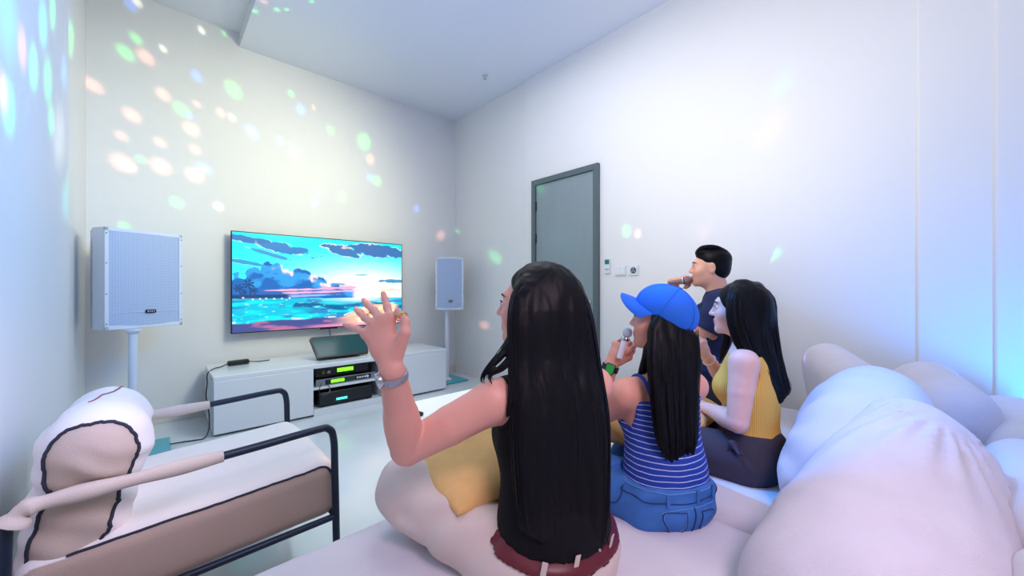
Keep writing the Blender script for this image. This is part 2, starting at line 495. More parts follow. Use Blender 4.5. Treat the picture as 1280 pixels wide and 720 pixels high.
# ---------------------------------------------------------------- ceiling sprinkler
d = W(606, 94, 1)-CAM; p = CAM+d*((ZC-CAMH)/d[2])
t = thing('ceiling_sprinkler', 'small chrome sprinkler head on the pale ceiling', 'sprinkler', (p[0], p[1], ZC))
MB().lathe((p[0], p[1], ZC), [(0, -.006), (.032, -.006), (.036, 0)], 24).build('rose', M_chrome, t, smooth=True)
MB().cyl((p[0], p[1], ZC-.005), (p[0], p[1], ZC-.035), .009).lathe((p[0], p[1], ZC-.04), [(0, 0), (.02, 0), (.02, .004), (0, .004)], 20).build('nozzle', M_chrome, t, smooth=True)

# ================================================================= television
def tv_paint(s, t):
    """s 0..1 left to right, t 0..1 top to bottom -> linear rgb: a sunset sea view"""
    n = lambda fx, fy, o=4, sd=0.0: fbm(np.stack([s*fx+sd, t*fy+sd*1.7, 0*s+sd], -1), o)
    def mix(a, b, m): m = np.clip(m, 0, 1)[..., None]; return a*(1-m)+np.array(b)*m
    sm = lambda x, a, b: np.clip((x-a)/(b-a), 0, 1)**2*(3-2*np.clip((x-a)/(b-a), 0, 1))
    c = np.zeros(s.shape+(3,))+np.array([.0, .78, .86])
    c = mix(c, (.02, .93, .93), sm(t, .05, .3))
    # glow around the low sun
    gl = np.exp(-(((s-.74)/.36)**2+((t-.58)/.26)**2))
    c = mix(c, (.95, .98, .78), gl*1.25)
    c = mix(c, (1.0, .93, .86), np.exp(-(((s-.74)/.30)**2+((t-.60)/.14)**2))*1.4)
    # blue cumulus bank on the left
    edge = 0*s+.60
    for (cx, top, w_) in ((.02, .40, .06), (.10, .34, .05), (.165, .29, .045), (.215, .31, .04), (.26, .37, .05), (.325, .30, .035), (.365, .34, .04), (.42, .42, .045), (.47, .46, .04), (.53, .50, .04), (.59, .535, .035), (.64, .555, .03)):
        edge = np.minimum(edge, .60-(.60-top)*np.sqrt(np.clip(1-((s-cx)/(w_*1.15))**2, 0, 1)))
    edge = edge+.20*(n(18, 15, 4, 3)-.47)
    m = sm(t-edge, -.004, .008)*(1-sm(s, .64, .68))*(t < .70)
    cl = mix(np.zeros_like(c)+np.array([.01, .13, .46]), (.03, .32, .74), sm(n(11, 13, 4, 9), .42, .54))
    cl = mix(cl, (.02, .14, .48), sm(t, .52, .62)*(1-sm(s, .3, .5)))
    rim = np.exp(-((t-edge-.01)/.030)**2)*sm(s, .15, .28)*sm(n(15, 12, 3, 5), .38, .48)
    c = mix(c, (0, 0, 0), m*0)
    c = c*(1-m[..., None])+cl*m[..., None]
    c = mix(c, (1.0, .72, .70), rim*m*1.2)
    # top dark streak clouds
    for (cx, cy, lx, ly, sl, col) in ((.08, .07, .16, .035, .18, (.03, .16, .42)), (.28, .15, .17, .06, .35, (.03, .20, .52)), (.17, .20, .12, .02, .5, (.04, .3, .6)), (.60, .12, .13, .06, .30, (.04, .17, .42)), (.84, .10, .22, .07, .12, (.04, .15, .40)), (.93, .47, .10, .022, .02, (.05, .28, .50)), (.06, .30, .10, .02, .3, (.03, .3, .6)), (.70, .40, .06, .008, -.05, (.1, .55, .6))):
        dd = ((s-cx)/lx)**2+((t-cy-sl*(s-cx))/ly)**2+1.6*(n(16, 14, 4, cx*9)-.47)*2
        mm = sm(-dd, -1.0, -.78)
        c = mix(c, col, mm)
        c = mix(c, (1.0, .70, .64), sm(-dd, -1.25, -1.05)*(1-mm)*sm(n(20, 16, 3, cy*7), .44, .54)*(.75 if cx > .5 else .35))
    # pink bars above the horizon
    for (cx, cy, lx, ly, col) in ((.33, .575, .20, .010, (.95, .45, .62)), (.47, .60, .22, .016, (.80, .42, .66)), (.57, .555, .14, .022, (.75, .38, .62)), (.55, .515, .05, .02, (.10, .30, .62)), (.93, .58, .10, .016, (1.0, .62, .42)), (.30, .645, .3, .012, (.30, .45, .80))):
        dd = ((s-cx)/lx)**2+((t-cy+.05*(s-cx))/ly)**2+1.2*(n(22, 20, 3, cx*5)-.47)*2
        c = mix(c, col, sm(-dd, -1.0, -.5)*.95)
    # sea
    hz = .665+.01*s
    sea = t > hz
    sc = mix(np.zeros_like(c)+np.array([.0, .50, .70]), (.0, .75, .80), sm(n(10, 46, 4, 2), .44, .58))
    sc = mix(sc, (.02, .20, .50), sm(n(7, 30, 4, 6), .50, .60)*.9)
    wv = np.exp(-((t-.76-.02*np.sin(s*14)-.05*(s-.45))/.030)**2)*sm(s, .2, .32)
    sc = mix(sc, (.0, .12, .30), wv*sm(n(18, 26, 4, 8), .30, .44)*1.6)
    sc = mix(sc, (.55, .95, .95), sm(n(30, 60, 3, 4), .64, .70)*.7)
    sc = mix(sc, (.85, .95, .80), np.exp(-(((s-.70)/.16)**2+((t-.685)/.03)**2))*.9)
    c = np.where(sea[..., None], sc, c)
    # land with palms at the far left
    land = sm(.30-s, 0, .05)*np.exp(-((t-.645)/.018)**2)
    c = mix(c, (.01, .05, .16), land*1.5)
    for px_, py_, r_ in ((.03, .56, .03), (.075, .52, .035), (.10, .58, .025), (.055, .60, .02)):
        fr = (np.abs(np.sin(3.5*np.arctan2(t-py_, (s-px_)*1.77)))**.6)
        rr = np.sqrt(((s-px_)*1.77)**2+(t-py_)**2)
        c = mix(c, (.01, .06, .2), (rr < r_*1.5*fr)*1.0)
        c = mix(c, (.01, .06, .2), ((np.abs(s-px_-.008*np.sin((t-py_)*20)) < .0035) & (t > py_) & (t < .65))*1.0)
    for px_, py_ in ((.05, .655), (.16, .665), (.095, .672), (.2, .668), (.24, .668), (.13, .668), (.28, .666)):
        c = mix(c, (1.5, 1.3, 1.0), np.exp(-(((s-px_)*1.77/.007)**2+((t-py_)/.006)**2)))
    # beach: dark plum at left, peach foam at right
    be = .90-.0*s-.14*sm(s, .55, .80)+.035*(n(12, 4, 3, 1)-.47)+.02*np.exp(-((s-.05)/.08)**2)
    bm_ = sm(t-be, -.006, .006)*(1-sm(s, .93, .99)*(t < .93))
    bc = mix(np.zeros_like(c)+np.array([.06, .07, .26]), (.45, .16, .30), sm(n(8, 24, 3, 12), .46, .6)*.9)
    bc = mix(bc, (1.0, .55, .36), sm(s, .48, .72))
    bc = mix(bc, (1.0, .80, .55), sm(s, .55, .75)*sm(n(14, 30, 3, 14), .45, .58))
    bc = mix(bc, (.80, .28, .50), sm(t, .955, .985)*sm(s, .3, .5)*.8)
    c = c*(1-bm_[..., None])+bc*bm_[..., None]
    c = mix(c, (.75, .95, .98), np.exp(-((t-be+.012)/.008)**2)*sm(n(26, 8, 3, 7), .45, .55)*.9)
    return np.clip(c, 0, 1.6)

TVL, TVR, TVB, TVT, TVY = .512, 2.195, .73, 1.675, 4.33
tv = thing('television', 'large wall-mounted flat television showing a sunset sea view', 'television', ((TVL+TVR)/2, 4.40, TVB))
MB().box(((TVL+TVR)/2, TVY+.022, (TVB+TVT)/2), (TVR-TVL, .036, TVT-TVB), bev=.004).build('bezel', mat('tv_black', (14, 18, 22), .3), tv)
MB().box(((TVL+TVR)/2, TVY+.07, 1.15), (.5, .08, .36), bev=.01).build('wall_bracket', M_black, tv)
MB().box((1.36, TVY+.01, TVB-.006), (.17, .022, .014), bev=.003).build('sensor_bar', M_black, tv)
nx_, nz_ = 400, 225
s_, t_ = np.meshgrid(np.linspace(0, 1, nx_), np.linspace(0, 1, nz_), indexing='ij')
bz = .009
V = np.stack([TVL+bz+(TVR-TVL-2*bz)*s_, 0*s_+TVY+.0025, TVT-bz-(TVT-TVB-2*bz)*t_], -1).reshape(-1, 3)
ix = np.arange(nx_*nz_).reshape(nx_, nz_)
Q = np.stack([ix[:-1, :-1], ix[:-1, 1:], ix[1:, 1:], ix[1:, :-1]], -1).reshape(-1, 4)
ms = bpy.data.materials.new('tv_picture'); ms.use_nodes = True
b_ = ms.node_tree.nodes['Principled BSDF']; b_.inputs['Base Color'].default_value = (.01, .01, .012, 1); b_.inputs['Roughness'].default_value = .25
at_ = ms.node_tree.nodes.new('ShaderNodeAttribute'); at_.attribute_name = 'Col'
ms.node_tree.links.new(at_.outputs['Color'], b_.inputs['Emission Color']); b_.inputs['Emission Strength'].default_value = 1.0
mesh_np('screen', V, Q, ms, tv, False, tv_paint(s_, t_).reshape(-1, 3))

# ================================================================= media cabinet
M_lacq = mat('white_lacquer', (226, 228, 234), .22, coat=.2)
M_lacq2 = mat('niche_white', (205, 208, 214), .4)
CX0, CX1, CY0, CY1, CZ = .33, 2.435, 3.74, 4.38, .465
NX0, NX1 = 1.045, 1.68
cab = thing('media_cabinet', 'long low white media cabinet with an open middle under the television', 'cabinet', ((CX0+CX1)/2, (CY0+CY1)/2, 0))
MB().box(((CX0+CX1)/2, (CY0+CY1)/2, CZ-.02), (CX1-CX0, CY1-CY0, .04), bev=.008).build('cabinet_top', M_lacq, cab)
bd = MB()
for a, b in ((CX0, CX0+.02), (NX0-.02, NX0), (NX1, NX1+.02), (CX1-.02, CX1)):
    bd.box(((a+b)/2, (CY0+CY1)/2+.012, (CZ-.04)/2+.02), (b-a, CY1-CY0-.03, CZ-.08))
bd.box(((CX0+CX1)/2, CY1-.012, CZ/2), (CX1-CX0-.01, .02, CZ-.06)).box(((CX0+CX1)/2, (CY0+CY1)/2, .035), (CX1-CX0-.01, CY1-CY0-.03, .04))
bd.build('cabinet_body', M_lacq2, cab)
MB().box(((NX0+NX1)/2, (CY0+CY1)/2+.02, .235), (NX1-NX0-.004, CY1-CY0-.05, .022), bev=.002).build('shelf', M_lacq, cab)
MB().box(((NX0+NX1)/2, CY0+.012, .03), (NX1-NX0, .02, .06), bev=.002).build('plinth', M_lacq, cab)
MB().box(((CX0+NX0)/2, CY0+.008, (CZ-.04)/2+.01), (NX0-CX0-.006, .022, CZ-.055), bev=.006).build('door', M_lacq, cab)
MB().box(((CX1+NX1)/2, CY0+.008, (CZ-.04)/2+.01), (CX1-NX1-.006, .022, CZ-.055), bev=.006).build('door', M_lacq, cab)

# ---------------------------------------------------------------- equipment
M_dev = mat('device_black', (20, 24, 30), .38)
M_lcd = mat('lcd_lime', (60, 160, 20), .3, emit=(120, 255, 30), estr=1.7)
M_lcdc = mat('lcd_cyan', (60, 190, 190), .3, emit=(90, 235, 230), estr=.9)
M_alu = mat('brushed_aluminium', (150, 156, 168), .35, metal=.8)
# touch console leaning on the cabinet top
t = thing('touch_console', 'dark tilted touchscreen karaoke console on top of the white cabinet', 'console', (1.36, 3.98, CZ))
Rt = rotx(-38)
def tilt(pts, c): return np.asarray(pts)@Rt.T+np.asarray(c)
cc = V3(1.36, 3.96, CZ+.115)
poly = [(-.245, -.012, -.115), (.235, -.012, -.115), (.275, -.012, .10), (.26, -.012, .115), (-.26, -.012, .115), (-.275, -.012, .10)]
MB().prism(tilt(poly, cc), Rt@V3(0, .03, 0)).build('console_case', M_dev, t)
MB().prism(tilt([(x*.94, -.0135, z*.88) for x, _, z in poly], cc), Rt@V3(0, .004, 0)).build('touch_screen', mat('console_glass', (24, 64, 66), .12, emit=(16, 60, 62), estr=.35), t)
MB().box((1.36, 4.03, CZ+.07), (.4, .08, .14), bev=.02).build('console_stand', M_dev, t)
# amplifier on the shelf (rear, upper) and mixer in front
t = thing('karaoke_amplifier', 'black amplifier with a lime display standing on top of the silver rack mixer', 'amplifier', ((NX0+NX1)/2, 4.02, .31))
MB().box((1.34, 4.03, .357), (.50, .34, .088), bev=.006).build('case', M_dev, t)
MB().box((1.36, 3.857, .365), (.15, .006, .034), bev=.001).build('display', M_lcd, t)
for i, xx in enumerate((1.155, 1.205)): MB().cyl((xx, 3.86, .36), (xx, 3.845, .36), .017-.002*i, n=20).build('knob', mat('knob_bronze', (120, 90, 70), .3, metal=.6) if i == 0 else M_alu, t, smooth=True)
t = thing('rack_mixer', 'slim silver rack mixer with a lime display and knobs on the niche shelf', 'mixer', (1.36, 3.95, .246))
MB().box((1.36, 3.99, .278), (.50, .34, .056), bev=.004).build('case', M_dev, t)
MB().box((1.36, 3.813, .278), (.56, .014, .062), bev=.002).build('face_plate', M_alu, t)
MB().box((1.375, 3.805, .278), (.43, .006, .042), bev=.002).build('control_strip', M_dev, t)
MB().box((1.27, 3.80, .280), (.12, .005, .026), bev=.001).build('display', M_lcd, t)
gr = MB()
for i in range(6):
    for j in range(2): gr.box((1.352+.014*i, 3.80, .287-.016*j), (.008, .004, .010))
gr.build('button_grid', mat('button_dim', (70, 80, 90), .4), t)
for i in range(5): MB().cyl((1.455+.024*i, 3.804, .280), (1.455+.024*i, 3.790, .280), .008 if i < 4 else .012, n=16).build('knob', mat('knob_white', (225, 230, 235), .3), t, smooth=True)
cb = tagt(MB().tube(spline([(1.13, 3.80, .275), (1.10, 3.75, .262), (1.085, 3.73, .22), (1.12, 3.725, .185), (1.17, 3.73, .20), (1.185, 3.76, .235), (1.175, 3.80, .265)], 40), .0035, 8).build('patch_cable', M_black, None, True), 'thin black patch cable looping from the front of the silver mixer', 'cable')
t = thing('karaoke_player', 'large black player with a small cyan display on the bottom of the niche', 'player', (1.34, 3.98, .055))
MB().box((1.35, 3.99, .125), (.50, .40, .125), bev=.012).build('case', M_dev, t)
MB().box((1.35, 3.785, .128), (.49, .012, .10), bev=.004).build('front_panel', mat('panel_gloss', (12, 18, 26), .2), t)
MB().box((1.30, 3.778, .112), (.10, .005, .022), bev=.001).build('display', M_lcdc, t)
for xx in (1.14, 1.56):
    for yy in (3.83, 4.15): MB().cyl((xx, yy, .055), (xx, yy, .064), .014, n=14).build('foot', M_black, t)
# power adapter with its lead down the cabinet side to the speaker
t = thing('power_adapter', 'small black power adapter on the left end of the cabinet with a trailing lead', 'adapter', (.52, 4.12, CZ))
MB().box((.55, 4.20, CZ+.022), (.16, .06, .042), R=rotz(8), bev=.012).build('adapter_body', M_black, t)
path = [(.47, 4.19, CZ+.02), (.42, 4.16, CZ+.006), (.36, 4.08, CZ+.008), (.318, 4.02, CZ-.02), (.312, 3.96, .38), (.300, 3.90, .30), (.308, 3.86, .22), (.315, 3.84, .15), (.31, 3.80, .06), (.28, 3.76, .008), (.22, 3.76, .006), (.15, 3.78, .006), (.08, 3.74, .02)]
MB().tube(spline(path, 90), .0045, 8).build('lead', M_black, t, True)
MB().tube(spline([(.63, 4.21, CZ+.02), (.70, 4.24, CZ+.006), (.80, 4.25, CZ+.005)], 20), .004, 8).build('lead', M_black, t, True)
tagt(MB().tube(spline([(1.37, 4.36, .73), (1.375, 4.34, .64), (1.39, 4.30, .56), (1.37, 4.24, CZ+.005)], 30), .004, 8).build('television_cable', M_black, None, True), 'thin dark cable hanging from the television down to the cabinet', 'cable')

# ================================================================= loudspeakers
M_spk = mat('speaker_white', (214, 222, 236), .45)
def grille_mat(ang):
    mg = mat('speaker_grille_%d' % ang, (176, 192, 220), .55)
    nt = mg.node_tree; N = nt.nodes; L = nt.links; b = N['Principled BSDF']
    tc = N.new('ShaderNodeTexCoord'); mp = N.new('ShaderNodeMapping'); mp.inputs['Rotation'].default_value = (0, 0, math.radians(-ang))
    m2 = N.new('ShaderNodeMapping'); m2.inputs['Scale'].default_value = (120, 0, 120)
    vo = N.new('ShaderNodeTexVoronoi'); vo.inputs['Scale'].default_value = 1.0; vo.inputs['Randomness'].default_value = 0.0
    cr = N.new('ShaderNodeValToRGB'); cr.color_ramp.elements[0].position = .26; cr.color_ramp.elements[1].position = .36
    cr.color_ramp.elements[0].color = s2l((128, 148, 190))+[1]; cr.color_ramp.elements[1].color = s2l((186, 202, 230))+[1]
    L.new(tc.outputs['Object'], mp.inputs[0]); L.new(mp.outputs[0], m2.inputs[0]); L.new(m2.outputs[0], vo.inputs['Vector']); L.new(vo.outputs['Distance'], cr.inputs[0]); L.new(cr.outputs[0], b.inputs['Base Color'])
    return mg
M_teal = mat('teal_glass', (40, 170, 185), .12, spec=.6)
def speaker(label, c, ang, w, h, dpt, z0):
    """c: centre of the front face at the base; front faces the local -y turned by ang"""
    R = rotz(ang); o = thing('loudspeaker', label, 'loudspeaker', (c[0], c[1], z0), 'pole-mounted loudspeakers')
    B = lambda l: V3(c[0], c[1], z0)+R@np.asarray(l, float)
    hw = w/2
    poly = [B((-hw, 0, 0)), B((hw, 0, 0)), B((hw, dpt*.35, 0)), B((hw*.62, dpt, 0)), B((-hw*.62, dpt, 0)), B((-hw, dpt*.35, 0))]
    MB().prism(poly, (0, 0, h)).build('cabinet', M_spk, o)
    fr = MB(); rim = .022
    for xx in (-hw+rim/2, hw-rim/2): fr.box(B((xx, -.006, h/2)), (rim, .014, h), R=R, bev=.004)
    for zz in (rim*.6, h-rim*.6): fr.box(B((0, -.006, zz)), (w, .014, rim*1.2), R=R, bev=.004)
    fr.build('front_frame', M_spk, o)
    g = MB(); n = 16   # slightly bowed perforated grille
    xs = np.linspace(-hw+rim, hw-rim, n); vv = []
    for x in xs: vv += [B((x, -.004-.012*(1-(x/hw)**2), rim)), B((x, -.004-.012*(1-(x/hw)**2), h-rim))]
    g.add(vv, [(2*i, 2*i+2, 2*i+3, 2*i+1) for i in range(n-1)])
    g.prism([B((-hw+rim, .004, rim)), B((hw-rim, .004, rim)), B((hw-rim, .004, h-rim)), B((-hw+rim, .004, h-rim))], R@V3(0, -.006, 0))
    gg = g.build('grille', grille_mat(ang), o); gg.rotation_euler = (0, 0, 0)
    ln = MB()
    ln.tube([B((x, -.006-.012*(1-(x/hw)**2), h*.165)) for x in xs], .0022, 6); ln.build('trim_line', M_spk, o, True)
    bdg = MB().box(B((.02*w/.45, -.024, h*.168)), (.062*w/.45, .008, .024), R=R, bev=.006).build('badge', M_black, o)
    lt = MB()
    for i in range(4): lt.box(B((.02*w/.45+(-.018+.012*i)*w/.45, -.0285, h*.168)), (.007, .002, .009 if i % 2 else .012), R=R)
    lt.build('badge_lettering', mat('badge_silver', (190, 195, 205), .3, metal=.5), o)
    for xx in (-hw+.008, hw-.008):
        for q in (.06, .35, .65, .94): MB().cyl(B((xx, -.0128, h*q)), B((xx, -.0155, h*q)), .004, n=10).build('screw', mat('screw_grey', (110, 120, 135), .4, metal=.5), o)
    return o
zl = 2.55
pl = W(129, 360, zl)
c0 = pl+V3(.8895, .4568, 0)*.225
speaker('big white loudspeaker on a pole in the corner left of the television', (c0[0], c0[1]), 27.2, .447, .685, .36, .870)
speaker('smaller white loudspeaker on a pole to the right of the television', (2.63, 3.97), -38, .335, .64, .26, .885)
def stand(label, x, y, top, px0, px1, py0, py1):
    o = thing('speaker_stand', label, 'stand', (x, y, 0), 'white speaker poles on teal base plates')
    MB().box(((px0+px1)/2, (py0+py1)/2, .012), (px1-px0, py1-py0, .018), bev=.004).build('base_plate', M_teal, o)
    MB().cyl((x, y, .02), (x, y, top-.02), .024, n=24).build('pole', M_spk, o, smooth=True)
    MB().lathe((x, y, top-.035), [(.024, 0), (.045, .02), (.045, .034), (0, .034)], 24).build('collar', M_spk, o, smooth=True)
    MB().lathe((x, y, .02), [(.06, 0), (.06, .012), (.024, .03)], 24).build('pole_flange', M_spk, o, smooth=True)
    return o
pm = W(166, 360, 2.66)
stand('white speaker pole on a teal plate behind the armchair', pm[0], pm[1], .870, -.30, .085, 3.46, 3.93)
stand('white speaker pole on a teal plate at the right end of the cabinet', 2.65, 4.06, .885, 2.47, 2.86, 3.90, 4.28)
# ================================================================= sofa
M_sofa = mat('sofa_fabric', (226, 222, 228), .9, bump=.25, bscale=260, mottle=.05, mscale=9, sheen=.2)
SOFA_G = 'modules of the big cream sofa'
ST = .40
def wrinkle(a, sc, seed=0, st=(1, 1, 1)):
    st = np.array(st)
    return lambda P: a*(fbm(P*sc*st+seed*7.1, 3)-.45)
def sofa_seat(label, x0, x1, y0, y1, top, seed):
    o = thing('sofa_module', label, 'sofa', ((x0+x1)/2, (y0+y1)/2, 0), SOFA_G)
    c = V3((x0+x1)/2, (y0+y1)/2, 0); hx, hy = (x1-x0)/2, (y1-y0)/2
    s = S().rb(c+V3(0, 0, top-.11), (hx-.004, hy, .11), .075, k=.01)
    def puff(P):
        u = np.clip(1-((P[..., 0]-c[0])/hx)**4, 0, 1)*np.clip(1-((P[..., 1]-c[1])/hy)**4, 0, 1)
        return -.016*u+.010*(fbm(P*5+seed, 3)-.45)
    s.disp(puff)
    sdf_obj('seat_cushion', s, .016, M_sofa, o)
    b = S().rb(c+V3(0, 0, (top-.2)/2+.03), (hx-.012, hy-.02, (top-.2)/2-.0), .03, k=.01)
    sdf_obj('base', b, .016, M_sofa, o)
    for sx in (-1, 1):
        for sy in (-1, 1): MB().cyl(c+V3(sx*(hx-.1), sy*(hy-.1), 0), c+V3(sx*(hx-.1), sy*(hy-.1), .06), .025).build('foot', M_black, o)
    return o
mods = [('wide cream sofa seat under the woman in the black top', -.06, 1.385, -.10, 1.25, ST, 1),
        ('cream sofa seat beside the blue cushion under the woman in yellow', 1.39, 2.14, -.10, 1.20, ST-.008, 2),
        ('cream end seat of the sofa by the right wall under the man', 2.145, 2.90, -.10, 1.20, ST+.01, 3)]
for a in mods:
    o = sofa_seat(*a)
    x0, x1 = a[1], a[2]
    # backrest of the module
    b = S().rb(V3((x0+x1)/2, -.245, .35), ((x1-x0)/2-.004, .145, .32), .11, k=.01)
    b.disp(wrinkle(.02, 5, a[6]))
    sdf_obj('backrest', b, .016, M_sofa, o)

# ---------------------------------------------------------------- loose back cushions
M_cush = mat('cushion_plush', (228, 221, 230), .95, bump=.45, bscale=330, mottle=.05, mscale=12, sheen=.4)
CG = 'big plush back cushions on the sofa'
def cushion(label, s, h=.011):
    v, q = s.mesh(h, .04)
    z0 = v[:, 2].min(); c = v.mean(0)
    o = sdf_obj('back_cushion', s, h, M_cush, None, pad=.04, relax=2)
    return tagt(o, label, 'cushion', CG)
def folds(c, dirn, n, amp, fall):
    """gathered radial creases around a point c, fading with distance"""
    dirn = nrm(dirn); u = nrm(np.cross(dirn, [.3, .5, .9])); w = np.cross(dirn, u)
    def g(P):
        d = P-c; a = np.arctan2(d@w, d@u); r = np.linalg.norm(d, axis=-1)
        return amp*np.sin(a*n+3*fbm(P*7, 2))*np.exp(-((r-.06)/fall)**2)*np.clip((r-.035)/.09, 0, 1)
    return g
# near cushion: a tall dome that leans on the backrest and widens towards the camera
s = S()
s.rc(V3(1.10, .13, .43), V3(1.62, .045, .58), .20, .165, k=.1)
s.rc(V3(1.12, .06, .42), V3(1.66, .0, .53), .19, .14, k=.1)
s.rc(V3(1.30, .10, .50), V3(1.62, .045, .725), .19, .095, k=.12)
s.disp(lambda P: .020*(fbm(P*5.5+3, 3)-.45)+.010*np.exp(-((P[..., 0]-1.25)/.12)**2-((P[..., 2]-.68)/.10)**2))
s.disp(folds(V3(1.62, -.02, .80), (.5, -.3, .8), 15, .011, .20))
s.disp(folds(V3(1.13, -.03, .60), (.1, -.3, .9), 5, .006, .10))
s.clip(lambda P: .375-P[..., 2])
cushion('biggest pale plush cushion in the right foreground, domed with gathered creases', s)
# blue-lit cushion beyond it
s = S()
s.rc(V3(1.62, .23, .48), V3(1.98, .24, .56), .135, .13, k=.1)
s.rc(V3(1.66, .17, .62), V3(2.02, .17, .66), .15, .14, k=.14)
s.rc(V3(1.80, .14, .72), V3(1.98, .14, .72), .12, .115, k=.14)
s.disp(lambda P: .024*(fbm(P*6+9, 3)-.45))
s.disp(folds(V3(1.70, .33, .60), (.1, 1, .2), 7, .006, .2))
s.clip(lambda P: .385-P[..., 2])
cushion('blue-lit plush cushion directly behind the woman in the yellow top', s)
# pinkish end cushions
s = S()
s.rc(V3(2.42, .22, .50), V3(2.66, .34, .56), .13, .13, k=.1).rc(V3(2.42, .24, .68), V3(2.66, .38, .74), .12, .115, k=.12)
s.disp(lambda P: .02*(fbm(P*6+15, 3)-.45)); s.clip(lambda P: .40-P[..., 2])
cushion('pinkish plush cushion at the far end of the sofa', s)
s = S()
s.rc(V3(2.30, -.02, .52), V3(2.72, .06, .56), .14, .14, k=.1).rc(V3(2.30, -.06, .66), V3(2.72, .02, .68), .12, .12, k=.1)
s.disp(lambda P: .02*(fbm(P*6+21, 3)-.45)); s.clip(lambda P: .40-P[..., 2])
cushion('pale cushion sloping along the back of the sofa behind the blue-lit one', s)
s = S()
s.rc(V3(1.42, -.36, .64), V3(1.95, -.30, .66), .13, .13, k=.1).rc(V3(1.42, -.37, .52), V3(1.95, -.31, .52), .13, .13, k=.1)
s.disp(lambda P: .02*(fbm(P*6+27, 3)-.45))
#cushion('cushion tucked behind', s)

# ================================================================= coffee table
M_tab = mat('table_white', (246, 246, 246), .35)
TX0, TX1, TY0, TY1, TZ = 1.02, 2.05, 1.36, 2.18, .45
t = thing('coffee_table', 'low white coffee table in front of the sofa', 'table', ((TX0+TX1)/2, (TY0+TY1)/2, 0))
MB().box(((TX0+TX1)/2, (TY0+TY1)/2, TZ-.02), (TX1-TX0, TY1-TY0, .04), bev=.012).build('tabletop', M_tab, t, True)
for xx in (TX0+.06, TX1-.06):
    for yy in (TY0+.06, TY1-.06): MB().cyl((xx, yy, 0), (xx, yy, TZ-.038), .018, .024).build('leg', M_tab, t, smooth=True)
MB().box(((TX0+TX1)/2, (TY0+TY1)/2, TZ-.06), (TX1-TX0-.14, TY1-TY0-.14, .045)).build('apron', M_tab, t)

t = thing('remote_control', 'small black remote on the left edge of the white coffee table', 'remote', (1.06, 1.95, TZ))
MB().box((1.055, 1.95, TZ+.011), (.042, .13, .020), R=rotz(8), bev=.006).build('remote_body', M_black, t)
for i in range(4):
    for j in range(2): MB().cyl((1.047+.016*j-.012*0, 1.91+.022*i, TZ+.020), (1.047+.016*j, 1.91+.022*i, TZ+.0235), .005, n=12).build('button', mat('remote_button', (120, 124, 130), .5), t)

# round side table by the door
t = thing('side_table', 'small round bluish side table near the grey door', 'table', (2.60, 1.86, 0))
MB().lathe((2.60, 1.86, .48), [(0, 0), (.17, 0), (.182, .006), (.182, .016), (.172, .022), (0, .022)], 48).build('tabletop', mat('table_blue', (176, 202, 226), .3), t, smooth=True)
MB().cyl((2.60, 1.86, .012), (2.60, 1.86, .481), .02, n=20).build('pole', M_spk, t, smooth=True)
MB().lathe((2.60, 1.86, 0), [(0, .014), (.13, .012), (.14, .004), (.14, 0), (0, 0)], 40).build('foot_plate', M_spk, t, smooth=True)

# ================================================================= armchair
M_cream = mat('armchair_canvas', (232, 226, 218), .9, bump=.25, bscale=300, mottle=.04, mscale=10)
M_cream2 = mat('armchair_canvas_side', (214, 200, 188), .9, bump=.25, bscale=300, mottle=.04, mscale=10)
M_pipe = mat('navy_piping', (36, 42, 58), .7)
M_tubem = mat('tube_navy', (30, 44, 64), .35, metal=.3)
AY0, AY1 = 1.565, 2.295
ch = thing('armchair', 'low armchair with bare dark tube arms and a rolled cream back cushion', 'armchair', (.12, 1.93, 0))
def arm(y, back):
    r = .0135
    pts = [V3(-.275, y, .30), V3(-.275, y, .50), V3(-.268, y, .565), V3(-.235, y, .592), V3(-.10, y, .596), V3(.20, y, .605), V3(.44, y, .618), V3(.488, y, .612), V3(.507, y, .572), V3(.512, y, .45), V3(.52, y, .06), V3(.52, y, .012)]
    return MB().tube(spline(pts, 90), r, 12)
arm(AY0, 0).build('arm_tube', M_tubem, ch, True)
arm(AY1, 0).build('arm_tube', M_tubem, ch, True)
for yy in (AY0, AY1):
    MB().tube(spline([V3(-.275, yy, .30), V3(-.28, yy, .15), V3(-.285, yy, .012)], 14), .0135, 12).build('rear_leg', M_tubem, ch, True)
    MB().tube([V3(-.275, yy, .25), V3(.515, yy, .27)], .012, 10).build('seat_rail', M_tubem, ch, True)
for xx, zz in ((-.275, .25), (.515, .27)): MB().tube([V3(xx, AY0, zz), V3(xx, AY1, zz)], .012, 10).build('cross_bar', M_tubem, ch, True)
# fabric sleeves on the arms
for yy, x1 in ((AY0, .165), (AY1, .19)):
    pts = spline([V3(-.262, yy-.004, .560), V3(-.245, yy-.004, .588), V3(-.20, yy, .594), V3(-.05, yy, .597), V3(x1, yy, .6035)], 60)
    rr = np.full(60, .0205)+.0025*np.sin(np.linspace(0, 23, 60)); rr[:10] += np.linspace(.014, 0, 10)
    MB().tube(pts, rr, 14).build('arm_sleeve', M_cream2, ch, True)
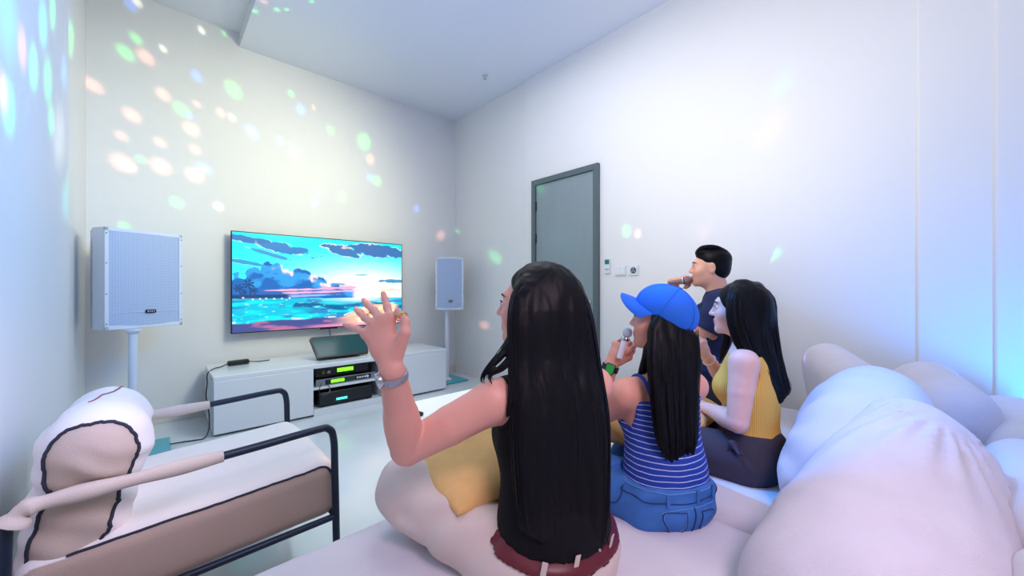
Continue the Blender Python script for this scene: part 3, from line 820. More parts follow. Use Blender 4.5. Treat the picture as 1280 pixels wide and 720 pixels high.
# seat cushion
sc_ = V3(.13, 1.93, .345)
Rs = roty(-3.2)
seat = S().rb(sc_, (.40, .345, .105), .05, Rs, k=.01)
seat.disp(lambda P: .012*(fbm(P*6+2, 3)-.45)-.012*np.clip(1-((P[..., 1]-1.93)/.33)**2, 0, 1)*np.clip((P[..., 2]-.38)/.05, 0, 1))
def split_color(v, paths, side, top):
    """end panels outside the piping get a darker tone, their shade put into the colour"""
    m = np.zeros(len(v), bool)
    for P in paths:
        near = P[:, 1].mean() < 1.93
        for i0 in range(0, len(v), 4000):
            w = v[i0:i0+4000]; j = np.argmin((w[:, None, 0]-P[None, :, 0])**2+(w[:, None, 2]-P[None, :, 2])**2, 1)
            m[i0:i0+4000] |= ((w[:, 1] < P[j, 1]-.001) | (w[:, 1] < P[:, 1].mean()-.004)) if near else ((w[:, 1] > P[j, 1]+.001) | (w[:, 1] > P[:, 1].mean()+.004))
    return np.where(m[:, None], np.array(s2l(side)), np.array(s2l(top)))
M_arm_attr = mat('armchair_cushion', (230, 225, 220), .9, bump=.25, bscale=300, attr='Col')
PATHS = []
def pipe(name, sd, pts, n=120, r=.0042, wob=.0, parent=ch, m=None):
    P = spline(pts, n)
    P = P+wob*(np.stack([fbm(np.stack([np.arange(n)*.35, np.full(n, q*3.3), np.zeros(n)], -1), 2)-.4 for q in range(3)], -1))
    P = sd.project(P, .001); PATHS.append(P)
    return MB().tube(P, r, 8).build(name, m or M_pipe, parent, True)
for yy in (1.592, 2.268):
    pipe('piping', seat, [sc_+Rs@V3(x, yy-1.93, .10) for x in (-.30, -.1, .1, .28, .36)]+[sc_+Rs@V3(.395, yy-1.93, .04), sc_+Rs@V3(.40, yy-1.93, -.04)], 140, .0042, .006)
seat_paths = list(PATHS); PATHS.clear()
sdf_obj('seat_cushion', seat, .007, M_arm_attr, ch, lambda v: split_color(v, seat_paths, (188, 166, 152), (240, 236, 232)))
# backrest: lower lobe + rolled head lobe
back = S()
back.rb(V3(-.160, 1.92, .47), (.112, .315, .165), .09, roty(9), k=.03)
back.rc(V3(-.125, 1.70, .680), V3(-.125, 2.06, .668), .118, .110, k=.05)
back.el(V3(-.125, 1.70, .680), (.12, .14, .122), k=.03).el(V3(-.125, 2.08, .662), (.112, .14, .112), k=.03)
back.disp(lambda P: .018*(fbm(P*7+5, 3)-.45)+.006*np.sin(P[..., 2]*70+P[..., 0]*45+7*fbm(P*6, 2))*np.clip((fbm(P*5+3, 2)-.33)*4, 0, 1))
for yy in (1.598, 2.262):
    lobe = [V3(-.225, yy, .575), V3(-.235, yy, .64), V3(-.225, yy, .71), V3(-.185, yy, .765), V3(-.125, yy, .775), V3(-.07, yy, .765), V3(-.035, yy, .72), V3(-.028, yy, .66), V3(-.04, yy, .60), V3(-.065, yy, .54), V3(-.085, yy, .47), V3(-.11, yy, .42), V3(-.14, yy, .395)]
    pipe('piping', back, lobe, 220, .0048, .012)
    pipe('piping', back, [V3(-.215, yy, .60), V3(-.245, yy, .54), V3(-.272, yy, .46), V3(-.285, yy, .38), V3(-.285, yy, .34)], 80, .0048, .01)
def inside(poly, x, z):
    c = np.zeros(len(x), bool); n = len(poly); j = n-1
    for i in range(n):
        a, b = poly[i], poly[j]; j = i
        c ^= ((a[2] > z) != (b[2] > z)) & (x < (b[0]-a[0])*(z-a[2])/(b[2]-a[2]+1e-12)+a[0])
    return c
def bcol(v):  # end panels of the back cushion painted darker for their shade
    near = v[:, 1] < 1.93
    m = np.where(near, inside(np.vstack([PATHS[0], PATHS[1][::-1]]), v[:, 0], v[:, 2]), inside(np.vstack([PATHS[2], PATHS[3][::-1]]), v[:, 0], v[:, 2])) & (np.abs(v[:, 1]-1.93) > .27)
    return np.where(m[:, None], np.array(s2l((200, 182, 168))), np.array(s2l((238, 234, 232))))
sdf_obj('back_cushion', back, .007, M_arm_attr, ch, bcol)
pipe('piping', back, [V3(-.15, 1.80, .80), V3(-.13, 1.90, .81), V3(-.10, 2.0, .81), V3(-.085, 2.08, .80)], 60, .003, .008, m=mat('zip_brown', (150, 96, 92), .6))

# ================================================================= yellow lap pillows
M_yel = mat('mustard_weave', (248, 200, 128), .9, bump=.5, bscale=420, mottle=.08, mscale=30)
eB = nrm(V3(.10, .97, .15)); eC = V3(.90, -.10, .15); eC = nrm(eC-eB*(eC@eB)); eN = np.cross(eC, eB); 
if eN[2] < 0: eN = -eN
A_ = W(572, 648, .975)
R_ = np.stack([eC, eB, eN], 1)
tagt(pillow('pillow', .35, .35, .12, A_+.17*eB+.17*eC, R_, M_yel, seed=1), 'mustard yellow pillow on the lap of the woman in the black top', 'pillow', 'mustard pillows held on laps')
tagt(pillow('pillow', .38, .38, .12, V3(1.38, .93, .625), rotz(20)@rotx(14), M_yel, seed=2), 'mustard yellow pillow on the lap of the woman in the blue cap', 'pillow', 'mustard pillows held on laps')
tagt(pillow('pillow', .38, .38, .12, V3(1.82, .84, .60), rotz(5)@rotx(10), M_yel, seed=3), 'mustard yellow pillow on the lap of the woman in the yellow top', 'pillow', 'mustard pillows held on laps')
# ================================================================= people
M_skin = mat('skin', (236, 172, 152), .48, attr='Col', sss=.12, bump=.06, bscale=180)
M_hair = mat('hair_black', (9, 8, 14), .45, spec=.16)
M_hair2 = mat('hair_strand', (11, 10, 17), .38, spec=.26)
M_eye = mat('eye_white', (236, 236, 234), .15)
M_iris = mat('iris_dark', (26, 16, 12), .1)
M_brow = mat('brow_dark', (38, 28, 26), .7)
SK1, SK2, SK3, SK4 = (238, 172, 154), (232, 168, 146), (243, 196, 182), (232, 172, 148)

def frame(fwd, up=(0, 0, 1)):
    f = nrm(fwd); r = nrm(np.cross(f, up)); u = np.cross(r, f)
    return np.stack([r, f, u], 1)      # columns: right, forward, up

def head_sdf(s, c, R, k=1.0, ears=True, male=False):
    """adds a head (about .225 m tall at k=1) to field s"""
    B = lambda x, y, z: c+R@(k*V3(x, y, z))
    s.el(B(0, -.012, .032), k*V3(.074, .092, .082), R, .01)
    s.el(B(0, .028, -.025), k*V3(.060, .062, .088), R, .03*k)
    s.el(B(0, .040, -.072), k*V3(.044 if not male else .050, .044, .036), R, .03*k)
    s.sp(B(0, .076, -.098), .016*k, .022*k)
    s.rc(B(-.028, .080, .026), B(.028, .080, .026), .012*k, .012*k, .02*k)
    for q in (-1, 1):
        s.sp(B(.036*q, .060, -.028), .027*k, .025*k)
        s.sub_el(B(.030*q, .099, .004), k*V3(.017, .014, .010), R, .014*k)
        s.el(B(.0305*q, .0815, .003), k*V3(.0145, .0115, .0105), R, .006*k)
    s.rc(B(0, .088, .012), B(0, .108, -.026), .0075*k, .0095*k, .012*k)
    for q in (-1, 1): s.sp(B(.010*q, .098, -.029), .0075*k, .007*k)
    s.rc(B(-.017, .083, -.057), B(.017, .083, -.057), .0075*k, .0075*k, .007*k)
    s.rc(B(0, .091, -.056), B(0, .0915, -.0561), .0068*k, .0068*k, .012*k)
    s.rc(B(-.013, .086, -.068), B(.013, .086, -.068), .0085*k, .0085*k, .006*k)
    if ears:
        for q in (-1, 1):
            Re = R@rotz(20*q)@roty(8*q)
            s.el(B(.074*q, -.008, -.004), k*V3(.007, .019, .031), Re, .008*k)
            s.sub_el(B(.082*q, -.004, -.002), k*V3(.006, .010, .018), Re, .006*k)

def face_bits(parent, c, R, k=1.0, gaze=(0, 1, 0)):
    B = lambda x, y, z: c+R@(k*V3(x, y, z))
    for q in (-1, 1):
        e = S().el(B(.0305*q, .0835, .003), k*V3(.0118, .0118, .0072), R)
        sdf_obj('eye', e, .0018, M_eye, parent, pad=.006, relax=0)
        g = R@nrm(V3(*gaze)); ctr = B(.0305*q, .0835, .003)
        MB().lathe(ctr+g*.0112*k, [(0, .0012), (.003*k, .001), (.0052*k, 0), (.0052*k, -.004)], 18, R=frame(np.cross(g, [0.1, .2, 1]), g)).build('iris', M_iris, parent, True)
        m = MB().tube(spline([B(.012*q, .0935, .0262), B(.024*q, .0945, .0290), B(.038*q, .0885, .0280), B(.048*q, .078, .024)], 14), np.array([.002, .0032, .0034, .0034, .0034, .0033, .0032, .003, .0028, .0026, .0022, .0018, .0014, .001])*k, 8)
        m.build('eyebrow', M_brow, parent, True)
        MB().tube(spline([B(.017*q, .0915, .0045), B(.024*q, .096, .0105), B(.034*q, .0955, .0115), B(.044*q, .088, .0065)], 14), .0012*k, 6).build('lashes', M_brow, parent, True)

def face_color(base, c, R, k, lip=(205, 92, 98)):
    b = np.array(s2l(base))
    def f(v):
        L = ((v-c)@R)/k; col = np.tile(b, (len(v), 1))
        x, y, z = L.T
        lipm = np.exp(-((x/.021)**4))*np.exp(-(((z+.0625)/.0105)**4))*(y > .078)*(np.linalg.norm(L, axis=1) < .2)
        col = col*(1-lipm[:, None])+np.array(s2l(lip))*lipm[:, None]
        bl = .35*(np.exp(-(((np.abs(x)-.040)/.02)**2+((z+.03)/.02)**2))*(y > .04))
        col = col*(1-bl[:, None])+np.array(s2l((236, 140, 130)))*bl[:, None]
        return np.clip(col*(1+.08*(fbm(v*24, 3)-.47))[:, None], 0, 1)
    return f

def arm_sdf(s, sh, el, wr, r=1.0, up=None):
    d1 = nrm(el-sh); d2 = nrm(wr-el)
    s.rc(sh, sh+(el-sh)*.5, .049*r, .0455*r, .035).rc(sh+(el-sh)*.5, el, .0455*r, .0375*r, .004)
    m = el+(wr-el)*.33
    s.rc(el, m, .0375*r, .0385*r, .006).rc(m, wr, .0385*r, .0262*r, .004)
    s.rc(m-(wr-el)*.15, m+(wr-el)*.12, .037*r, .036*r, .012)

def hand_sdf(s, wr, mcps, tips, r=1.0, thumb=None, nrmv=None, curl=None):
    """mcps: 4 knuckle points index..little; tips: list of per-finger point lists from knuckle outward; thumb: list of points"""
    k = .012
    n = nrmv
    for m in mcps: s.rc(wr, wr+(m-wr)*.5, .017*r, .015*r, .014, n, 1.15); s.rc(wr+(m-wr)*.45, m, .0145*r, .0105*r, .012, n, 1.1)
    s.rc(mcps[0], mcps[-1], .0100*r, .0090*r, .010)
    fr = [.0085, .0088, .0083, .0072]
    for i, (m, t) in enumerate(zip(mcps, tips)):
        pts = [m]+list(t); q = fr[i]*r
        for j in range(len(pts)-1):
            s.rc(pts[j], pts[j+1], q*(1.08-.10*j), q*(1.0-.10*j), .005)
            if j: s.sp(pts[j], q*(1.06-.10*j), .004)
    if thumb is not None:
        q = .0108*r
        s.rc(thumb[0], thumb[1], .016*r, .0125*r, .014)
        for j in range(1, len(thumb)-1): s.rc(thumb[j], thumb[j+1], q*(1.08-.12*j), q*(1.0-.13*j), .006)

def finger_curl(m, d, n, L, angs):
    """points along a finger from knuckle m: start direction d, bends towards -n (palm side) by successive angles"""
    p = m.copy(); d = nrm(d); n = nrm(n-d*(n@d)); out = []
    for l, a in zip(L, angs):
        t = math.radians(a); d, n = math.cos(t)*d-math.sin(t)*n, math.sin(t)*d+math.cos(t)*n
        p = p+d*l; out.append(p)
    return out

def fist(s, wr, d, back, r=1.0, side=1, tight=1.0):
    """closed hand: d = hand direction, back = dorsal normal; side=+1 when the thumb lies towards cross(d, back)"""
    d = nrm(d); back = nrm(back-d*(back@d)); th = np.cross(d, back)*side
    mc = [wr+d*(.078-.004*abs(i-1))*r+th*(.030-.020*i)*r+back*(.004-.002*abs(i-1)) for i in range(4)]
    tips = [finger_curl(m, d, back, [.040*r*q, .026*r*q, .020*r*q], [58*tight, 82*tight, 58*tight]) for m, q in zip(mc, (1, 1.05, .98, .82))]
    c0 = wr+d*.024*r+th*.022*r-back*.008
    thumb = [c0, c0+d*.028*r+th*.016*r-back*.018*r, c0+d*.052*r+th*.004*r-back*.036*r, c0+d*.060*r-th*.018*r-back*.044*r]
    hand_sdf(s, wr, mc, tips, r, thumb, back)
    return wr+d*.075*r-back*.030*r, th

def torso_sdf(s, pel, che, nb, shL, shR, R, w=1.0, d=0.0, bust=1.0, belly=1.0):
    """torso from pelvis to shoulders; d inflates (cloth)"""
    r, f, u = R.T
    wa = pel+(che-pel)*.48
    s.el(pel, V3(.150*w+d, .112*w+d, .110+d), R, .03)
    s.el(wa, V3(.118*w*belly+d, .088*w*belly+d, .115+d), R, .06)
    s.el(che, V3(.136*w+d, .098*w+d, .130+d), R, .06)
    up = (shL+shR)/2
    s.el(up-u*.035, V3(.125*w+d, .080*w+d, .075+d), R, .05)
    s.rc(shL+(up-shL)*.28, shR+(up-shR)*.28, .046*w+d, .046*w+d, .04)
    if bust:
        for q in (-1, 1): s.sp(che+u*.015+f*.062+r*.062*q, .054*bust+d, .03)
    return wa

def neck_sdf(s, nb, c, R, k=1.0, r=.050):
    top = c+R@(k*V3(0, -.022, -.055))
    s.rc(nb, top, r*1.08, r*.98, .03)

def leg_sdf(s, hip, kn, an, r0=.085, r1=.06, r2=.042, k=.04):
    s.rc(hip, kn, r0, r1, k); s.sp(kn, r1*1.03, .03)
    s.rc(kn, kn+(an-kn)*.3, r1*.98, r1*.95, .03).rc(kn+(an-kn)*.28, an, r1*.95, r2, .03)

def strands(name, chains, parent, per=20, rad=.0013, n=22, seed=0, spread=.95, m=None, wob=.004, out=None):
    """thin hair tubes laid round guide chains; chain = rows (x,y,z,r)"""
    g = np.random.default_rng(seed); b = MB(); V = []; Q = []; base = 0; sd = 5
    ca_ = np.cos(np.linspace(0, 2*np.pi, sd, endpoint=False)); sa_ = np.sin(np.linspace(0, 2*np.pi, sd, endpoint=False))
    for C in chains:
        P = spline(C, n); T = np.gradient(P[:, :3], axis=0); T /= np.linalg.norm(T, axis=1)[:, None]+1e-9
        ref = V3(.31, .42, .1); U = np.cross(T, ref); U /= np.linalg.norm(U, axis=1)[:, None]; Wv = np.cross(T, U)
        for i in range(per):
            a = g.uniform(0, 2*np.pi); a2 = a+g.normal(0, .5); q = spread*(1.0 if i % 4 else g.uniform(.4, 1.05))
            aa = np.linspace(a, a2, n); rr = P[:, 3]*q*(1+.05*np.sin(np.linspace(0, g.uniform(2, 7), n)+g.uniform(0, 6)))
            e = int(n*g.uniform(.86, 1.0)); st = 0
            pts = P[:, :3]+rr[:, None]*(np.cos(aa)[:, None]*U+np.sin(aa)[:, None]*Wv)
            pts = pts+wob*np.stack([np.sin(np.linspace(0, g.uniform(1, 4), n)+g.uniform(0, 6)) for _ in range(3)], 1)*np.linspace(0, 1, n)[:, None]
            pts = pts[st:e]; L = len(pts)
            w = rad*g.uniform(.7, 1.5)*np.clip(np.minimum(np.linspace(.35, 4, L), np.linspace(6, .25, L)), 0, 1)
            t = np.gradient(pts, axis=0); t /= np.linalg.norm(t, axis=1)[:, None]+1e-9
            u = np.cross(t, ref); u /= np.linalg.norm(u, axis=1)[:, None]; v = np.cross(t, u)
            ring = pts[:, None, :]+w[:, None, None]*(ca_[None, :, None]*u[:, None, :]+sa_[None, :, None]*v[:, None, :])
            V.append(ring.reshape(-1, 3))
            ii = np.arange(L-1)[:, None]*sd; jj = np.arange(sd)[None, :]; j2 = (jj+1) % sd
            Q.append((np.stack([ii+jj, ii+j2, ii+sd+j2, ii+sd+jj], -1).reshape(-1, 4))+base); base += L*sd
    return mesh_np(name, np.vstack(V), np.vstack(Q), m or M_hair2, parent, True)

def hair_sdf(s, chains, k=.02, n=22):
    for C in chains: s.chain(spline(C, n), k)
    return s
def CH(*pts):
    """chain from (px, py, depth, radius) rows"""
    return np.array([list(W(a, b, z))+[r] for a, b, z, r in pts])

def watch(name, wr, d, out, parent, case_m, strap_m, face_m, r=.028, square=False, fl=1.0, wid=.016):
    """wrist watch: d = forearm direction, out = direction in which the dial faces"""
    d = nrm(d); out = nrm(out-d*(out@d)); sd = np.cross(d, out)
    o = thing_part(name, parent)
    n = 36; a = np.linspace(0, 2*np.pi, n, endpoint=False)
    V = []; 
    for h, q in ((-wid/2, 0), (-wid/2, .0035), (wid/2, .0035), (wid/2, 0)):
        V.append(wr+d*h+np.outer(np.cos(a), out)*(r+q)+np.outer(np.sin(a), sd)*(r+q)*fl)
    V = np.vstack(V); f = []
    for j in range(4):
        for i in range(n): f.append((j*n+i, j*n+(i+1) % n, ((j+1) % 4)*n+(i+1) % n, ((j+1) % 4)*n+i))
    mb = MB(); mb.add(V, f)
    st = mb.build('strap', strap_m, parent, True)
    Rw = np.stack([sd, d, out], 1)
    if square:
        c = MB().box(wr+out*(r+.006), (.034, .040, .010), R=Rw, bev=.0045).build('watch_case', case_m, parent, True)
        MB().box(wr+out*(r+.0112), (.027, .033, .0016), R=Rw, bev=.0006).build('watch_face', face_m, c)
    else:
        c = MB().lathe(wr+out*(r-.001), [(0, 0), (.0165, 0), (.0175, .004), (.0165, .0085), (.0135, .0092), (.0135, .008), (0, .008)], 36, R=Rw).build('watch_case', case_m, parent, True)
        MB().lathe(wr+out*(r-.001), [(0, .0083), (.0132, .0083)], 30, R=Rw).build('watch_face', face_m, c)
        MB().box(wr+out*(r+.0078)+d*.004, (.0012, .008, .0006), R=Rw).box(wr+out*(r+.0078)+sd*.0025, (.006, .0012, .0006), R=Rw).build('watch_hands', M_black, c)
    return st
def thing_part(n, p): return None

def microphone(label, a, b, body, headcol, group=None, r=.0155, hr=.026):
    a = np.asarray(a, float); b = np.asarray(b, float); d = nrm(b-a)
    o = thing('microphone', label, 'microphone', a, group)
    MB().cyl(a, b-d*.02, r*.82, r, n=22).build('handle', body, o, smooth=True)
    R = frame(np.cross(d, [.2, .3, 1]), d)
    MB().lathe(b-d*.02, [(r, 0), (hr*.98, .006), (hr*.98, .012), (hr*.9, .014)], 26, R=R).build('collar', M_chrome, o, smooth=True)
    h = S().el(b+d*.012, V3(hr, hr, hr*1.12), R)
    sdf_obj('grille', h, .003, headcol, o, pad=.008, relax=0)
    return o
M_mesh = mat('mic_mesh', (176, 178, 186), .4, metal=.7, bump=.8, bscale=700)

# ----------------------------------------------------------------- woman in the black top (foreground)
def woman_black():
    o = thing('person', 'woman with long black hair in a black sleeveless top raising her left hand', 'person', (.76, .66, ST))
    th = 12
    T = frame(V3(math.sin(math.radians(th)), math.cos(math.radians(th)), 0), (0.02, .10, 1))
    r, f, u = T.T
    pel = V3(.755, .655, .475); che = V3(.775, .700, .745); nb = V3(.785, .725, .905)
    shL = V3(.622, .742, .868); shR = V3(.945, .668, .868)
    hc = V3(.790, .760, 1.098); HR = frame(V3(-.50, .86, .06))
    k = .98
    elb = V3(.452, .866, .760); wr = W(491, 466, .842)
    b = S(); head_sdf(b, hc, HR, k); neck_sdf(b, nb, hc, HR, k, .048)
    torso_sdf(b, pel, che, nb, shL, shR, T)
    for q in (shL, shR): b.rc(nb-u*.015, q, .030, .038, .03)
    arm_sdf(b, shL, elb, wr, 1.05)
    elR, wrR = V3(1.00, .86, .66), V3(.90, 1.03, .74)
    arm_sdf(b, shR, elR, wrR, .95)
    # open left hand seen from its back, fingers fanned out and leaning forward
    z = .845
    idx, mid, rng_, lit = W(488, 397, z+.012), W(476, 398, z+.008), W(465, 404, z+.004), W(457, 417, z)
    tips = [[W(484, 384, z+.036), W(481.5, 375, z+.052), W(479, 367, z+.062)],
            [W(467, 388, z+.036), W(460, 381, z+.055), W(455, 375.5, z+.066)],
            [W(456, 397, z+.030), W(450, 391, z+.048), W(445, 386, z+.058)],
            [W(446, 411, z+.018), W(438, 408, z+.030), W(431, 405.5, z+.038)]]
    tb = [W(497, 440, z-.006), W(506, 416, z-.014), W(507, 402, z-.004), W(497, 389, z+.012)]
    hand_sdf(b, wr+.15*(wr-elb)*.3, [idx, mid, rng_, lit], tips, 1.0, tb, nrm(-FW+V3(0, 0, .1)))
    # right hand rests on the pillow
    fist(b, wrR, nrm(V3(-.3, .9, 0)), V3(0, 0, 1), .95, -1, .55)
    hipL, hipR = pel-r*.085-u*.01, pel+r*.085-u*.01
    knL, anL = W(513, 612, 1.17), V3(.74, 1.00, .455)
    knR, anR = V3(1.05, 1.02, .545), V3(.82, .90, .455)
    leg_sdf(b, hipL, knL, anL, .075, .055, .04); leg_sdf(b, hipR, knR, anR, .075, .055, .04)
    b.rc(anL, anL+V3(.13, .02, -.005), .034, .024, .03).rc(anR, anR+V3(-.12, .05, -.005), .034, .024, .03)
    sdf_obj('body', b, .0036, M_skin, o, face_color(SK1, hc, HR, k))
    face_bits(o, hc, HR, k)
    # ring
    rg = tips[0][0]*.35+idx*.65
    # black sleeveless top
    t = S(); torso_sdf(t, pel+u*.0, che, nb, shL, shR, T, 1.0, .012, 1.0)
    t.el(pel+u*.10, V3(.142, .108, .12), T, .06)
    t.rc(shL+(nb-shL)*.12, shR+(nb-shR)*.12, .040, .040, .03)
    t.rc(nb-u*.03, nb+u*.022, .062, .055, .03)
    c1 = pel+u*.078
    n1 = nrm(u-f*.20+r*.02)
    t.disp(lambda P: .007*(fbm(P*V3(9, 9, 5), 3)-.45))
    t.clip(lambda P: -((P-c1)@n1))
    for sgn, q in ((-1, shL), (1, shR)):
        cc = q+r*sgn*.052-u*.028
        t.clip(lambda P, cc=cc: .068-np.sqrt((((P-cc)*V3(1.0, 1.0, .62))**2).sum(-1)))
    sdf_obj('sleeveless_top', t, .0055, mat('black_cloth', (12, 12, 17), .85, spec=.25, bump=.3, bscale=350), o)
    # trousers
    p = S()
    p.el(pel-u*.005, V3(.166, .130, .115), T, .02)
    p.rc(hipL+f*.02, knL, .108, .086, .05).sp(knL, .088, .03).rc(knL, anL, .088, .070, .035)
    p.rc(hipR+f*.02, knR, .108, .086, .05).sp(knR, .088, .03).rc(knR, anR, .088, .070, .035)
    p.disp(lambda P: .015*(fbm(P*V3(8, 8, 8)+3, 3)-.45)+.007*np.sin((P@nrm(V3(.5, .3, 1.)))*75+6*fbm(P*6, 2))*np.clip((fbm(P*5+9, 2)-.27)*4, 0, 1))
    p.disp(lambda P: .0085*np.sin((P@nrm(V3(.15, .8, .55)))*62+8*fbm(P*4.5+2, 2))*np.clip(1.25-np.linalg.norm(P-hipL-f*.12, axis=-1)/.26, 0, 1))
    p_raw = p.copy()
    c2 = pel+u*.100; n2 = nrm(u-f*.24+r*.04)
    p.clip(lambda P: np.maximum(np.minimum((P-c2)@n2, .0-(P-pel)@f), .37-P[..., 2]))
    M_tr = mat('trouser_cream', (226, 208, 198), .85, bump=.2, bscale=400, mottle=.04, mscale=9)
    sdf_obj('trousers', p, .0060, M_tr, o)
    # belt: a band round the waist of the trousers
    bl = p_raw.copy().offset(.0055);
    c3 = pel+u*.072
    bl.clip(lambda P: np.maximum(np.abs((P-c3)@n2)-.017, ((P-pel)@f)-.03))
    bt = sdf_obj('belt', bl, .0032, mat('belt_oxblood', (98, 20, 34), .4), o)
    bs = p_raw.copy().offset(.0085)
    for a in (-.035, .095, -.13):
        q0 = bs.project(np.array([c3-f*.14+r*a]), .002)[0]
        nn = bs.grad(np.array([q0]))[0]
        MB().box(q0, (.013, .048, .006), R=np.stack([nrm(np.cross(n2, nn)), n2, nn], 1), bev=.002).build('belt_loop', M_tr, o)
    q0 = bs.project(np.array([c3-f*.14+r*.045]), .001)[0]; nn = bs.grad(np.array([q0]))[0]
    MB().cyl(q0-nn*.002, q0+nn*.003, .004, n=14).build('belt_stud', M_chrome, bt, smooth=True)
    # hair: long straight sheet down the back, wrapping both sides of the head
    s = S()
    s.el(hc+HR@V3(0, -.022, .038), V3(.088, .104, .090), HR, .02)
    s.el(hc+HR@V3(0, -.055, -.02), V3(.082, .075, .10), HR, .03)
    chs = []
    for i in range(10):
        a = i/9.0
        chs.append(CH((678+5*a, 341, 1.10, .014), (656+58*a, 356+10*abs(a-.4), 1.02+.04*a, .022), (649+78*a, 392, .975+.06*a, .026), (650+87*a, 450, .955+.07*a, .026), (652+97*a, 520, .915+.075*a, .024), (654+97*a, 590, .888+.070*a, .022), (660+90*a, 650+10*a, .872+.064*a, .018), (668+78*a, 668+22*a+8*math.sin(9*a), .868+.064*a, .006)))
    hair_sdf(s, chs, .022)
    lock = [CH((664, 352, 1.04, .012), (649, 385, 1.02, .014), (643, 418, .985, .013), (626, 443, .955, .010), (609, 461, .94, .006), (603, 472, .935, .004), (606, 482, .93, .002)),
            CH((658, 400, .985, .014), (645, 438, .96, .011), (628, 458, .94, .007), (612, 468, .935, .004), (615, 480, .93, .002)),
            CH((655, 430, .97, .018), (646, 470, .94, .018), (640, 500, .92, .012), (634, 520, .91, .004))]
    hair_sdf(s, lock, .012)
    # keep the face clear
    s.sub_el(hc+HR@V3(-.03, .125, -.03), V3(.085, .095, .115), HR, .02)
    s.disp(lambda P: .010*(fbm(P*V3(48, 48, 2.0), 2)-.37))
    hr = sdf_obj('hair', s, .0042, M_hair, o)
    strands('hair_strands', chs, hr, 60, .0011, 26, 3, 1.02, wob=.004)
    strands('hair_strands', lock, hr, 18, .0010, 18, 5, 1.0, wob=.003)
    # steel watch on the raised wrist, ring on the index finger
    fd = nrm(wr-elb); wp = wr-fd*.006
    watch('wristwatch', wp, fd, -RT*.75-FW*.65, o, mat('steel', (200, 204, 210), .22, metal=1), mat('steel_links', (186, 190, 198), .3, metal=1, bump=.9, bscale=260), mat('watch_dial', (226, 220, 214), .3), r=.0285)
    dd = nrm(tips[0][0]-idx); rp = tb[2]*.55+tb[3]*.45; dd = nrm(tb[3]-tb[2])
    MB().tube([rp+.0118*(math.cos(a)*nrm(np.cross(dd, FW))+math.sin(a)*np.cross(dd, nrm(np.cross(dd, FW)))) for a in np.linspace(0, 2*math.pi, 25)[:-1]], .0016, 8, closed=True).build('ring', mat('gold', (236, 206, 110), .2, metal=1), o, True)
    return o
woman_black()

